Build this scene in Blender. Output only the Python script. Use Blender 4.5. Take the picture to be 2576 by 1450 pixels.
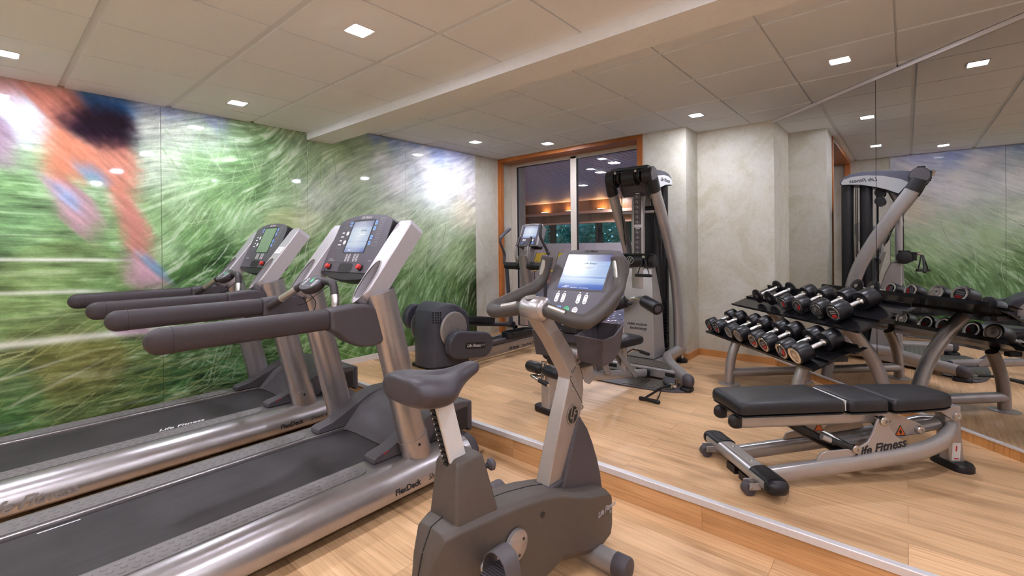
import bpy, bmesh, math, random
import numpy as np
from mathutils import Vector, Matrix
for o in list(bpy.data.objects): bpy.data.objects.remove(o)
scn = bpy.context.scene
COL = scn.collection
R = math.radians

# ---------------------------------------------------------------- camera
CAMZ = 1.439
cam_d = bpy.data.cameras.new('camera')
cam = bpy.data.objects.new('camera', cam_d); COL.objects.link(cam)
F_PX, YAW, PITCH, ROLL, CX, CY = 1157.572, R(40.781), R(-.291), R(-.559), 1282.588, 627.773
sy_, cy_ = math.sin(YAW), math.cos(YAW); cp_, sp_ = math.cos(PITCH), math.sin(PITCH); cr_, sr_ = math.cos(ROLL), math.sin(ROLL)
M1 = Matrix(((sy_, -cy_, 0), (0, 0, 1), (cy_, sy_, 0)))           # rows: right, up, forward
M2 = Matrix(((1, 0, 0), (0, cp_, -sp_), (0, sp_, cp_)))
M3 = Matrix(((cr_, sr_, 0), (-sr_, cr_, 0), (0, 0, 1)))
MM = M3 @ M2 @ M1
cm = Matrix((MM[0], MM[1], -MM[2])).transposed().to_4x4(); cm.translation = (0, 0, CAMZ)
cam.matrix_world = cm
cam_d.sensor_width = 36; cam_d.lens = F_PX * 36 / 2576
cam_d.shift_x = (1288 - CX) / 2576; cam_d.shift_y = (CY - 725) / 2576
cam_d.clip_start = .02; cam_d.clip_end = 200
scn.camera = cam

# ---------------------------------------------------------------- world (dusk outside the pool windows) and exposure
wd = bpy.data.worlds.new('dusk'); scn.world = wd; wd.use_nodes = True
wn = wd.node_tree.nodes; wl = wd.node_tree.links
bg = wn['Background']; bg.inputs[0].default_value = (.30, .62, .80, 1); bg.inputs[1].default_value = 2.6
scn.view_settings.view_transform = 'Standard'; scn.view_settings.look = 'None'
scn.view_settings.gamma = 1; scn.view_settings.use_curve_mapping = False
scn.view_settings.exposure = 0.0
LAMP = 460.0          # radiance of the square downlights
scn.cycles.max_bounces = 10; scn.cycles.diffuse_bounces = 5; scn.cycles.glossy_bounces = 6
scn.cycles.transmission_bounces = 8; scn.cycles.transparent_max_bounces = 12
scn.cycles.sample_clamp_indirect = 6.0; scn.cycles.caustics_reflective = False; scn.cycles.caustics_refractive = False

# room measures (metres, z = 0 is the lower floor, x runs along the mural wall towards the window)
ZR, HL, HR, W, XS = .156, 2.633, 2.760, 4.653, 2.39
XF, XG, YWR, YB, MIR = 5.158, 5.532, 2.36, 1.855, 4.47     # mirror plane: x - y = MIR
XB, YR = -2.6, -2.08

# ---------------------------------------------------------------- materials
def srgb(r, g, b):
    f = lambda c: ((c / 255 + .055) / 1.055) ** 2.4 if c > 10.3 else c / 255 / 12.92
    return (f(r), f(g), f(b), 1)
def lin(c): return (c[0], c[1], c[2], 1)
def nmat(name):
    m = bpy.data.materials.new(name); m.use_nodes = True
    nt = m.node_tree; return m, nt, nt.nodes['Principled BSDF']
def N(nt, t, **kw):
    n = nt.nodes.new(t)
    for k, v in kw.items():
        if k in ('operation', 'blend_type', 'data_type', 'noise_dimensions', 'feature', 'wave_type', 'bands_direction', 'attribute_name', 'vector_type', 'distance'): setattr(n, k, v)
        else: n.inputs[int(k[1:]) if k[0] == '_' and k[1:].isdigit() else k].default_value = v
    return n
def coords(nt, scale=(1, 1, 1), rot=(0, 0, 0), obj=True):
    tc = N(nt, 'ShaderNodeTexCoord'); mp = N(nt, 'ShaderNodeMapping')
    mp.inputs['Scale'].default_value = scale; mp.inputs['Rotation'].default_value = rot
    nt.links.new(tc.outputs['Object' if obj else 'Generated'], mp.inputs[0]); return mp.outputs[0]
def ramp(nt, fac, stops):
    r = N(nt, 'ShaderNodeValToRGB'); e = r.color_ramp.elements
    while len(e) < len(stops): e.new(.5)
    for i, (p, c) in enumerate(stops): e[i].position = p; e[i].color = c
    nt.links.new(fac, r.inputs[0]); return r.outputs[0]
def mix(nt, fac, a, b, mode='MIX'):
    m = N(nt, 'ShaderNodeMix', data_type='RGBA', blend_type=mode)
    for s, v in ((0, fac), (6, a), (7, b)):
        if hasattr(v, 'links'): nt.links.new(v, m.inputs[s])
        else: m.inputs[s].default_value = v
    return m.outputs[2]
def bump(nt, bs, h, strength=.2, dist=.002):
    b = N(nt, 'ShaderNodeBump'); b.inputs['Strength'].default_value = strength; b.inputs['Distance'].default_value = dist
    nt.links.new(h, b.inputs['Height']); nt.links.new(b.outputs[0], bs.inputs['Normal'])
def plain(name, col, rough=.5, metal=0, var=.06, scale=40, bmp=0, bscale=600, coat=0, spec=.36):
    """a painted, moulded or metal surface: slight cloudy tone and roughness, optional fine grain"""
    m, nt, bs = nmat(name)
    n = N(nt, 'ShaderNodeTexNoise', _2=scale, _3=3.0); nt.links.new(coords(nt), n.inputs[0])
    lo = tuple(c * (1 - var) for c in col[:3]) + (1,); hi = tuple(min(1, c * (1 + var)) for c in col[:3]) + (1,)
    nt.links.new(ramp(nt, n.outputs[0], [(.3, lo), (.7, hi)]), bs.inputs['Base Color'])
    bs.inputs['Roughness'].default_value = rough; bs.inputs['Metallic'].default_value = metal
    bs.inputs['Specular IOR Level'].default_value = spec; bs.inputs['Coat Weight'].default_value = coat
    if bmp:
        g = N(nt, 'ShaderNodeTexNoise', _2=bscale, _3=1.0); nt.links.new(coords(nt), g.inputs[0]); bump(nt, bs, g.outputs[0], bmp, .001)
    return m
def glow(name, col, strength):
    m, nt, bs = nmat(name); bs.inputs['Base Color'].default_value = col
    bs.inputs['Emission Color'].default_value = col; bs.inputs['Emission Strength'].default_value = strength; return m

M = {}
M['silver'] = plain('silver_paint', srgb(172, 166, 166), .3, .8, .03)
M['silver_dark'] = plain('silver_grey_paint', srgb(160, 154, 152), .36, .5, .03)
M['warm_silver'] = plain('warm_silver_paint', srgb(164, 153, 147), .36, .55, .03, bmp=.1)
M['rack_silver'] = plain('rack_silver_paint', srgb(172, 166, 164), .28, .5, .03)
M['gym_silver'] = plain('gym_silver_paint', srgb(172, 166, 164), .3, .45, .04)
M['white_plastic'] = plain('white_plastic', srgb(205, 203, 203), .45, 0, .02)
M['plastic'] = plain('dark_grey_plastic', srgb(72, 66, 70), .48, 0, .05, bmp=.35, bscale=900)
M['plastic_blue'] = plain('slate_grey_plastic', srgb(70, 69, 78), .4, 0, .05, bmp=.2, bscale=900)
M['plastic_mid'] = plain('mid_grey_plastic', srgb(82, 76, 78), .5, 0, .05, bmp=.3, bscale=900)
M['taupe_plastic'] = plain('taupe_plastic', srgb(80, 71, 65), .5, 0, .05, bmp=.3, bscale=900)
M['grip'] = plain('grip_rubber', srgb(58, 51, 54), .5, 0, .06, bmp=.5, bscale=700)
M['bike_grip'] = plain('bike_grip_rubber', srgb(68, 62, 59), .5, 0, .04, bmp=.3, bscale=700)
M['black'] = plain('black_plastic', srgb(34, 32, 34), .42, 0, .08, bmp=.2)
M['black_gloss'] = plain('black_gloss', srgb(22, 20, 22), .22, 0, .08)
M['rubber'] = plain('black_rubber', srgb(26, 23, 26), .34, 0, .12, bmp=.2, bscale=300)
M['vinyl'] = plain('black_vinyl', srgb(33, 31, 34), .38, 0, .1, bmp=.55, bscale=420)
M['chrome'] = plain('chrome', srgb(225, 222, 220), .12, 1, .02)
M['steel'] = plain('brushed_steel', srgb(190, 186, 182), .3, 1, .03)
M['knurl'] = plain('knurled_chrome', srgb(205, 200, 196), .3, 1, .1, bmp=1, bscale=500)
M['red'] = plain('red_plastic', srgb(205, 62, 58), .35, 0, .05)
M['sticker'] = plain('white_sticker', srgb(225, 222, 220), .5, 0, .02)
M['ink_white'] = plain('white_print', srgb(225, 222, 222), .6, 0, 0)
M['ink_grey'] = plain('grey_print', srgb(165, 160, 160), .6, 0, 0)
M['ink_black'] = plain('black_print', srgb(38, 36, 38), .6, 0, 0)
M['ink_red'] = plain('red_print', srgb(190, 45, 50), .6, 0, 0)
M['ink_blue'] = plain('blue_print', srgb(120, 160, 225), .6, 0, 0)
M['ink_green'] = plain('green_print', srgb(90, 190, 140), .6, 0, 0)
M['ink_orange'] = plain('orange_print', srgb(215, 105, 50), .6, 0, 0)
M['alu'] = plain('aluminium_strip', srgb(214, 208, 208), .4, .25, .03)
M['white_trim'] = plain('white_baseboard_paint', srgb(222, 216, 212), .4, 0, .02)
M['frame_cream'] = plain('cream_window_frame', srgb(205, 193, 180), .45, 0, .02)
M['mirror'], _nt, _b = nmat('mirror_glass'); _b.inputs['Base Color'].default_value = (.86, .86, .86, 1); _b.inputs['Metallic'].default_value = 1; _b.inputs['Roughness'].default_value = 0
M['lamp'] = glow('lamp_diffuser', (.90, .94, 1.08, 1), LAMP)
# ---------------------------------------------------------------- mesh helpers
class MB:
    """collects shapes, then links them as one mesh object"""
    def __init__(s): s.v = []; s.f = []
    def add(s, vs, fs, mat=None):
        b = len(s.v)
        s.v += [tuple(mat @ Vector(p)) if mat else tuple(p) for p in vs]
        s.f += [tuple(i + b for i in f) for f in fs]; return s
    def box(s, lo, hi, mat=None):
        x0, y0, z0 = lo; x1, y1, z1 = hi
        vs = [(x0, y0, z0), (x1, y0, z0), (x1, y1, z0), (x0, y1, z0), (x0, y0, z1), (x1, y0, z1), (x1, y1, z1), (x0, y1, z1)]
        return s.add(vs, [(0, 3, 2, 1), (4, 5, 6, 7), (0, 1, 5, 4), (1, 2, 6, 5), (2, 3, 7, 6), (3, 0, 4, 7)], mat)
    def loft(s, rings, cap=True, mat=None, closed=True):
        n = len(rings[0]); vs = [p for r in rings for p in r]; fs = []
        for i in range(len(rings) - 1):
            for j in range(n if closed else n - 1):
                k = (j + 1) % n
                fs.append((i * n + j, i * n + k, (i + 1) * n + k, (i + 1) * n + j))
        if cap: fs.append(tuple(range(n - 1, -1, -1))); fs.append(tuple((len(rings) - 1) * n + j for j in range(n)))
        return s.add(vs, fs, mat)
    def prism(s, poly, axis, a, b, mat=None):
        """poly: 2D points; axis 'y' -> poly is (x,z) swept y=a..b; 'x' -> (y,z); 'z' -> (x,y)"""
        P = {'y': lambda p, t: (p[0], t, p[1]), 'x': lambda p, t: (t, p[0], p[1]), 'z': lambda p, t: (p[0], p[1], t)}[axis]
        return s.loft([[P(p, a) for p in poly], [P(p, b) for p in poly]], True, mat)
    def tube(s, path, r, n=16, r2=None, up=None, cap='flat', power=2.0):
        """tube along path; r (and r2 across) scalars or lists; cap flat/round/none; power>2 squares the section"""
        pts = [Vector(p) for p in path]; m = len(pts)
        rr = list(r) if isinstance(r, (list, tuple)) else [r] * m
        r2 = rr if r2 is None else (list(r2) if isinstance(r2, (list, tuple)) else [r2] * m)
        T = []
        for i in range(m):
            a = pts[i] - pts[i - 1] if i else pts[1] - pts[0]
            b = pts[i + 1] - pts[i] if i < m - 1 else a
            T.append((a.normalized() + b.normalized()).normalized())
        u = Vector(up) if up else (Vector((0, 0, 1)) if abs(T[0].z) < .9 else Vector((1, 0, 0)))
        rings = []; U = (u - T[0] * u.dot(T[0])).normalized()
        for i in range(m):
            base = u if up else U
            U = (base - T[i] * base.dot(T[i])).normalized(); V = T[i].cross(U)
            def ring(c, k, U=U, V=V, i=i):
                out = []
                for j in range(n):
                    t = 2 * math.pi * j / n; c_, s_ = math.cos(t), math.sin(t)
                    q = (abs(c_) ** power + abs(s_) ** power) ** (-1 / power)
                    out.append(c + U * (rr[i] * k * c_ * q) + V * (r2[i] * k * s_ * q))
                return out
            if cap == 'round' and i == 0:
                for t in (.05, .3, .55, .8): rings.append(ring(pts[0] - T[0] * rr[0] * math.cos(t * math.pi / 2), math.sin(t * math.pi / 2)))
            rings.append(ring(pts[i], 1))
            if cap == 'round' and i == m - 1:
                for t in (.8, .55, .3, .05): rings.append(ring(pts[i] + T[i] * rr[i] * math.cos(t * math.pi / 2), math.sin(t * math.pi / 2)))
        return s.loft(rings, cap != 'none')
    def lathe(s, prof, o, d, n=32):
        """prof: (distance along d, radius)"""
        o = Vector(o); d = Vector(d).normalized(); u = d.orthogonal().normalized(); w = d.cross(u)
        return s.loft([[o + d * t + (u * math.cos(2 * math.pi * j / n) + w * math.sin(2 * math.pi * j / n)) * max(r, 1e-4) for j in range(n)] for t, r in prof])
    def build(s, name, mat, parent=None, bevel=0, seg=2, sub=0, angle=35, flat=False):
        me = bpy.data.meshes.new(name); me.from_pydata(s.v, [], s.f)
        bm = bmesh.new(); bm.from_mesh(me); bmesh.ops.recalc_face_normals(bm, faces=bm.faces); bm.to_mesh(me); bm.free()
        o = bpy.data.objects.new(name, me); COL.objects.link(o)
        me.materials.append(M[mat] if isinstance(mat, str) else mat)
        if not flat:
            for p in me.polygons: p.use_smooth = True
            if not sub and not bevel: me.set_sharp_from_angle(angle=R(angle))
        if bevel:
            b = o.modifiers.new('bevel', 'BEVEL'); b.width = bevel; b.segments = seg; b.limit_method = 'ANGLE'; b.angle_limit = R(angle); b.harden_normals = True
        if sub:
            q = o.modifiers.new('subdivision', 'SUBSURF'); q.levels = sub; q.render_levels = sub
        if parent: o.parent = parent
        return o
def arc(c, r, a0, a1, n=8):
    return [(c[0] + r * math.cos(R(a0 + (a1 - a0) * i / n)), c[1] + r * math.sin(R(a0 + (a1 - a0) * i / n))) for i in range(n + 1)]
def rrect(x0, y0, x1, y1, r, n=5):
    return arc((x1 - r, y1 - r), r, 0, 90, n) + arc((x0 + r, y1 - r), r, 90, 180, n) + arc((x0 + r, y0 + r), r, 180, 270, n) + arc((x1 - r, y0 + r), r, 270, 360, n)
def smooth(pts, n=6):
    """Catmull-Rom through points"""
    P = [Vector(p) for p in pts]; P = [P[0] * 2 - P[1]] + P + [P[-1] * 2 - P[-2]]; out = []
    for i in range(1, len(P) - 2):
        a, b, c, d = P[i - 1:i + 3]
        for k in range(n):
            t = k / n; out.append(.5 * ((2 * b) + (c - a) * t + (2 * a - 5 * b + 4 * c - d) * t * t + (3 * b - a - 3 * c + d) * t ** 3))
    return out + [P[-2]]
def thing(name, label, cat, loc=(0, 0, 0), rz=0, group=None):
    o = bpy.data.objects.new(name, None); COL.objects.link(o); o.empty_display_size = .1
    o.location = loc; o.rotation_euler = (0, 0, rz); return tag(o, label, cat, group)
def tag(o, label, cat, group=None):
    o['label'] = label; o['category'] = cat
    if group: o['group'] = group
    return o
def structure(o): o['kind'] = 'structure'; return o
def frame(o, x, y):
    """matrix with origin o, x axis along x, y axis along y (y made square to x), z = x cross y"""
    x = Vector(x).normalized(); y = Vector(y); y = (y - x * x.dot(y)).normalized(); z = x.cross(y)
    m = Matrix((x, y, z)).transposed().to_4x4(); m.translation = o; return m
def text(name, s, size, mat, parent, fm, shear=0, extrude=.0006, bold=0, align='CENTER', sx=1, space=1):
    """printed or raised lettering as a mesh; fm puts the text's x/y plane on the surface"""
    c = bpy.data.curves.new(name, 'FONT'); c.body = s; c.size = size; c.shear = shear; c.extrude = extrude; c.offset = bold
    c.align_x = align; c.align_y = 'CENTER'; c.space_character = space; c.resolution_u = 3
    t = bpy.data.objects.new(name, c); COL.objects.link(t)
    me = bpy.data.meshes.new_from_object(t.evaluated_get(bpy.context.evaluated_depsgraph_get()))
    bpy.data.objects.remove(t); bpy.data.curves.remove(c)
    me.transform(Matrix.Diagonal((sx, 1, 1, 1))); me.transform(fm); me.name = name
    me.materials.clear(); me.materials.append(M[mat])
    o = bpy.data.objects.new(name, me); COL.objects.link(o); o.parent = parent; return o
def plate(mb, fm, poly, t=.001):
    """a thin raised plate on the plane of fm (local x/y), thickness t"""
    mb.loft([[tuple(p) + (0,) for p in poly], [tuple(p) + (t,) for p in poly]], True, fm)
def ell(cx, cy, rx, ry, n=20): return [(cx + rx * math.cos(2 * math.pi * i / n), cy + ry * math.sin(2 * math.pi * i / n)) for i in range(n)]
def copy_tree(o, parent=None):
    c = o.copy(); COL.objects.link(c)
    if parent: c.parent = parent
    for ch in o.children: copy_tree(ch, c)
    return c
# ---------------------------------------------------------------- surfaces of the room
def wood_floor(name, base, rot, plank=(1.25, .185), dark=.55):
    m, nt, bs = nmat(name)
    co = coords(nt, rot=rot if isinstance(rot, tuple) else (0, 0, rot))
    br = N(nt, 'ShaderNodeTexBrick', Color1=(0, 0, 0, 1), Color2=(1, 1, 1, 1), Mortar=(.5, .5, .5, 1), Scale=1.0)
    br.inputs['Mortar Size'].default_value = .0012; br.inputs['Mortar Smooth'].default_value = .2; br.inputs['Bias'].default_value = 0
    br.inputs['Brick Width'].default_value = plank[0]; br.inputs['Row Height'].default_value = plank[1]; br.offset = .37
    nt.links.new(co, br.inputs[0])
    # every plank shifts the grain
    sh = N(nt, 'ShaderNodeVectorMath', operation='SCALE'); sh.inputs[3].default_value = 7.3; nt.links.new(br.outputs[0], sh.inputs[0])
    ad = N(nt, 'ShaderNodeVectorMath', operation='ADD'); nt.links.new(co, ad.inputs[0]); nt.links.new(sh.outputs[0], ad.inputs[1])
    def st(sx, sy, det, ro=.6, dist=0.0):
        mp = N(nt, 'ShaderNodeMapping'); mp.inputs['Scale'].default_value = (sx, sy, 1); nt.links.new(ad.outputs[0], mp.inputs[0])
        n = N(nt, 'ShaderNodeTexNoise', _2=1.0, _3=det, _4=ro); n.inputs['Distortion'].default_value = dist; nt.links.new(mp.outputs[0], n.inputs[0]); return n.outputs[0]
    b = Vector(base[:3])
    c = lambda k, t=(1, 1, 1): (b.x * k * t[0], b.y * k * t[1], b.z * k * t[2], 1)
    col = ramp(nt, st(1.1, 7, 3), [(.28, c(.62, (1, .93, .85))), (.48, c(.98)), (.6, c(1.05)), (.78, c(1.3, (1, 1.06, 1.15)))])
    fine = ramp(nt, st(2.5, 75, 4, .65, .4), [(.3, (.62, .52, .45, 1)), (.52, (1, 1, 1, 1)), (.8, (1.0, 1.0, 1.0, 1))])
    col = mix(nt, .62, col, mix(nt, 1, col, fine, 'MULTIPLY'))
    ring = N(nt, 'ShaderNodeTexWave', wave_type='BANDS', bands_direction='Y'); ring.inputs['Scale'].default_value = 5; ring.inputs['Distortion'].default_value = 9; ring.inputs['Detail'].default_value = 2; ring.inputs['Detail Scale'].default_value = .8
    mp = N(nt, 'ShaderNodeMapping'); mp.inputs['Scale'].default_value = (.35, 2.2, 1); nt.links.new(ad.outputs[0], mp.inputs[0]); nt.links.new(mp.outputs[0], ring.inputs[0])
    col = mix(nt, .22, col, mix(nt, 1, col, ramp(nt, ring.outputs[0], [(0, (.55, .45, .36, 1)), (.22, (1, 1, 1, 1))]), 'MULTIPLY'))
    tone = mix(nt, .35, (1, 1, 1, 1), ramp(nt, br.outputs[0], [(0, (.72, .66, .6, 1)), (.5, (1, .98, .96, 1)), (1, (1.25, 1.25, 1.28, 1))]))
    col = mix(nt, 1, col, tone, 'MULTIPLY')
    pat = N(nt, 'ShaderNodeTexNoise', _2=1.7, _3=3.0); nt.links.new(co, pat.inputs[0])
    col = mix(nt, ramp(nt, pat.outputs[0], [(.55, (0, 0, 0, 1)), (.8, (.35, .35, .35, 1))]), col, c(1.25, (.98, 1.05, 1.2)))
    seam = ramp(nt, br.outputs['Fac'], [(0, (1, 1, 1, 1)), (1, (.55, .48, .42, 1))])
    nt.links.new(mix(nt, 1, col, seam, 'MULTIPLY'), bs.inputs['Base Color'])
    bs.inputs['Roughness'].default_value = .42; bs.inputs['Specular IOR Level'].default_value = .4
    bump(nt, bs, st(2.5, 75, 4), .12, .001); return m
M['floor_up'] = wood_floor('wood_plank_floor', srgb(218, 176, 132), R(90))
YZ = tuple(Matrix(((0, 1, 0), (0, 0, 1), (1, 0, 0))).to_euler())
M['riser'] = wood_floor('wood_riser', srgb(212, 164, 114), YZ, (1.25, .5))
M['base_wood'] = wood_floor('wood_baseboard', srgb(205, 148, 90), R(90), (2.5, .5))
M['door_wood'] = wood_floor('varnished_wood', srgb(176, 104, 48), R(90), (3, .6))
def stucco(name, col):
    m, nt, bs = nmat(name); co = coords(nt)
    a = N(nt, 'ShaderNodeTexNoise', _2=2.6, _3=6.0, _4=.62); a.inputs['Distortion'].default_value = 1.2; nt.links.new(co, a.inputs[0])
    b = N(nt, 'ShaderNodeTexNoise', _2=14.0, _3=6.0, _4=.7); b.inputs['Distortion'].default_value = 2; nt.links.new(co, b.inputs[0])
    k = lambda s, t=(1, 1, 1): tuple(min(1, c * s * u) for c, u in zip(col[:3], t)) + (1,)
    c1 = ramp(nt, a.outputs[0], [(.3, k(.84, (1, .98, .86))), (.5, k(1)), (.72, k(1.1, (1, 1.02, 1.1)))])
    c2 = ramp(nt, b.outputs[0], [(.35, (.9, .9, .87, 1)), (.5, (1, 1, 1, 1)), (.75, (1.05, 1.05, 1.06, 1))])
    nt.links.new(mix(nt, 1, c1, c2, 'MULTIPLY'), bs.inputs['Base Color'])
    nt.links.new(ramp(nt, b.outputs[0], [(.3, (.6, .6, .6, 1)), (.7, (.38, .38, .38, 1))]), bs.inputs['Roughness'])
    bump(nt, bs, b.outputs[0], .1, .002); return m
M['stucco'] = stucco('cream_stucco', srgb(200, 193, 178))
M['ceil'] = plain('ceiling_tile', srgb(238, 242, 248), .85, 0, .012, 60, .3, 350)
M['ceil_grid'] = plain('ceiling_grid_metal', srgb(222, 226, 232), .6, 0, .01)
M['plain_wall'] = plain('painted_wall', srgb(214, 208, 196), .7, 0, .02)

# floors: the lower one and the raised platform behind the step
structure(MB().box((XB, YR, -.1), (XS, W, 0)).build('floor', 'floor_up', flat=True))
pf = MB().box((XS + .002, YR, -.1), (5.72, W + .2, ZR)); structure(pf.build('floor_raised', 'floor_up', flat=True))
st = structure(MB().box((XS - .014, YR, 0), (XS + .002, W, ZR - .004)).build('trim_step_riser', 'riser', flat=True))
structure(MB().prism([(XS - .02, ZR - .03), (XS - .016, ZR - .03), (XS - .016, ZR - .001), (XS + .016, ZR + .0005), (XS + .016, ZR + .003), (XS - .016, ZR + .004), (XS - .02, ZR + .001)], 'y', YR, W).build('trim_step_nosing', 'alu', flat=True))

# walls: the mural wall, window wall with the column and the deeper bay, wall behind the mirror, walls behind the camera
structure(MB().box((XB - .1, W + .012, 0), (5.8, W + .2, 2.9)).build('wall_left', 'stucco', flat=True))
wr = MB(); wr.prism([(XF, YWR), (XF, YB), (XG, YB), (XG, .3), (6.0, .3), (6.0, YWR)], 'z', ZR, 2.9); structure(wr.build('wall_far', 'stucco', flat=True))
wm = MB(); d = Vector((-1, -1, 0)) / math.sqrt(2); nrm = Vector((1, -1, 0)) / math.sqrt(2)
C0 = Vector((XG, XG - MIR, 0)); C1 = Vector((YR + MIR, YR, 0))
wm.loft([[C0 - d * .3 + nrm * .02, C1 + d * .3 + nrm * .02, C1 + d * .3 + nrm * .15, C0 - d * .3 + nrm * .15], [p + Vector((0, 0, 2.9)) for p in (C0 - d * .3 + nrm * .02, C1 + d * .3 + nrm * .02, C1 + d * .3 + nrm * .15, C0 - d * .3 + nrm * .15)]])
structure(wm.build('wall_right', 'stucco', flat=True))
structure(MB().box((XB, YR - .15, 0), (2.6, YR, 2.9)).build('wall_near', 'plain_wall', flat=True))
structure(MB().box((XB - .15, YR - .15, 0), (XB, W + .2, 2.9)).build('wall_back', 'plain_wall', flat=True))
# baseboards
bm_ = MB().box((2.43, W - .003, ZR), (4.67, W + .012, ZR + .068)); structure(bm_.build('baseboard_left', 'white_trim', bevel=.003))
bw = MB(); e = .012
bw.box((XF - e, YB, ZR), (XF, YWR - .003, ZR + .075)); bw.box((XF - e, YB - e, ZR), (XG, YB, ZR + .075)); bw.box((XG - e, 1.05, ZR), (XG, YB - e, ZR + .075))
structure(bw.build('baseboard_far', 'base_wood', bevel=.002))
bl = MB(); q = lambda s, o, z: C0 + d * s - nrm * o + Vector((0, 0, z)); LM = (C1 - C0).length
bl.loft([[q(0, -.02, ZR), q(LM, -.02, ZR), q(LM, .008, ZR), q(0, .008, ZR)], [q(0, -.02, ZR + .058), q(LM, -.02, ZR + .058), q(LM, .008, ZR + .058), q(0, .008, ZR + .058)]])
structure(bl.build('baseboard_right', 'base_wood', flat=True))
at = MB()
for z0, z1, o in ((ZR + .058, ZR + .074, .012), (HR - .034, HR - .004, .014)):
    at.loft([[q(0, -.02, z0), q(LM, -.02, z0), q(LM, o, z0), q(0, o, z0)], [q(0, -.02, z1), q(LM, -.02, z1), q(LM, o, z1), q(0, o, z1)]])
structure(at.build('trim_mirror', 'alu', bevel=.003))
# mirror panels
s0 = 0
for i, (s1, lab) in enumerate(((1.245, 'mirror panel that reaches the cream wall corner behind the dumbbell rack'), (2.49, 'mirror panel at the picture edge, right of the black vertical joint'), (LM, 'mirror panel out beyond the edge, past the end of the weight bench'))):
    mp_ = MB(); a, b = s0 + (.0025 if i else .0), s1 - .0025
    mp_.loft([[q(a, 0, ZR + .07), q(b, 0, ZR + .07), q(b, -.006, ZR + .07), q(a, -.006, ZR + .07)], [q(a, 0, HR - .03), q(b, 0, HR - .03), q(b, -.006, HR - .03), q(a, -.006, HR - .03)]])
    tag(mp_.build('wall_mirror', 'mirror', flat=True), lab, 'mirror'); s0 = s1

jt = MB()
for s_ in (1.245, 2.49): jt.loft([[q(s_ - .004, -.012, ZR + .07), q(s_ + .004, -.012, ZR + .07), q(s_ + .004, -.0065, ZR + .07), q(s_ - .004, -.0065, ZR + .07)], [q(s_ - .004, -.012, HR - .03), q(s_ + .004, -.012, HR - .03), q(s_ + .004, -.0065, HR - .03), q(s_ - .004, -.0065, HR - .03)]])
structure(jt.build('trim_mirror_joint', 'black', flat=True))
# ceiling: tiles a little below their grid; lower part in front of the beam, higher part behind
def ceiling(name, x0, x1, y0, y1, z, xs, ys, gx, gy, cut=None):
    g = MB().box((x0, y0, z + .012), (x1, y1, z + .06)); structure(g.build(name + '_grid', 'ceil_grid', flat=True))
    t = MB(); ys = sorted(ys); xs = [x0] + [x for x in xs if x0 + .02 < x < x1 - .02] + [x1]; ys = [y0] + [y for y in ys if y0 + .02 < y < y1 - .02] + [y1]
    for i in range(len(xs) - 1):
        for j in range(len(ys) - 1):
            a = xs[i] + (gx / 2 if i else .004); b = xs[i + 1] - (gx / 2 if i < len(xs) - 2 else .004)
            c = ys[j] + (gy / 2 if j else .004); e_ = ys[j + 1] - (gy / 2 if j < len(ys) - 2 else .004)
            t.box((a, c, z), (b, e_, z + .014))
    return structure(t.build(name, 'ceil', flat=True))
ceiling('ceiling', XB, 2.235, YR, W + .01, HL, [.413 + .644 * k for k in range(-6, 4)], [4.371 - .6 * k for k in range(12)], .04, .012)
ceiling('ceiling_raised', 2.49, 5.6, YR, W + .01, HR, [3.101 + .66 * k for k in range(-1, 5)], [4.367 - .617 * k for k in range(12)], .036, .012)
structure(MB().box((2.225, YR, 2.559), (2.495, W + .01, 2.9)).build('ceiling_beam', plain('beam_paint', srgb(236, 239, 244), .8, 0, .02, 30, .6, 160), flat=True))
structure(MB().box((XB, YR, 2.85), (5.8, W, 2.95)).build('ceiling_slab', 'plain_wall', flat=True))

# square downlights
LENS = MB().box((-.053, -.053, -.006), (.053, .053, .004))
proto = None
lights = [(1.379, 2.261, HL, 'square downlight above the near treadmill, largest in the photo'), (1.397, 4.105, HL, 'square downlight over the far treadmill by the mural wall'),
 (.12, 4.09, HL, 'square downlight cut by the left picture edge near the runner'), (4.068, .36, HR, 'square downlight closest to the mirror, above the weight bench'),
 (4.777, 1.61, HR, 'square downlight in front of the cream wall bay'), (4.78, 3.47, HR, 'square downlight just in front of the window, right of its pair'),
 (4.09, 4.08, HR, 'square downlight over the elliptical trainer near the mural')]
hid = [(1.379, .41, HL), (.1, 2.26, HL), (.1, .41, HL), (-1.18, 4.09, HL), (-1.18, 2.26, HL), (-1.18, .41, HL), (1.379, -1.4, HL), (.1, -1.4, HL), (-1.18, -1.4, HL), (2.9, -.6, HR)]
for i, L_ in enumerate(lights + [h + ('square downlight of the ceiling behind the photographer',) for h in hid]):
    if proto is None:
        proto = thing('ceiling_light', L_[3], 'ceiling light', L_[:3], 0, 'square recessed ceiling lights')
        LENS.build('diffuser', 'lamp', proto, flat=True)
        fr = MB()
        for a, b in (((-.062, -.062), (.062, -.053)), ((-.062, .053), (.062, .062)), ((-.062, -.053), (-.053, .053)), ((.053, -.053), (.062, .053))): fr.box(a + (-.005,), b + (.004,))
        fr.build('bezel', 'white_plastic', proto, flat=True)
    else:
        o = copy_tree(proto); o.location = L_[:3]; o['label'] = L_[3]

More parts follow.
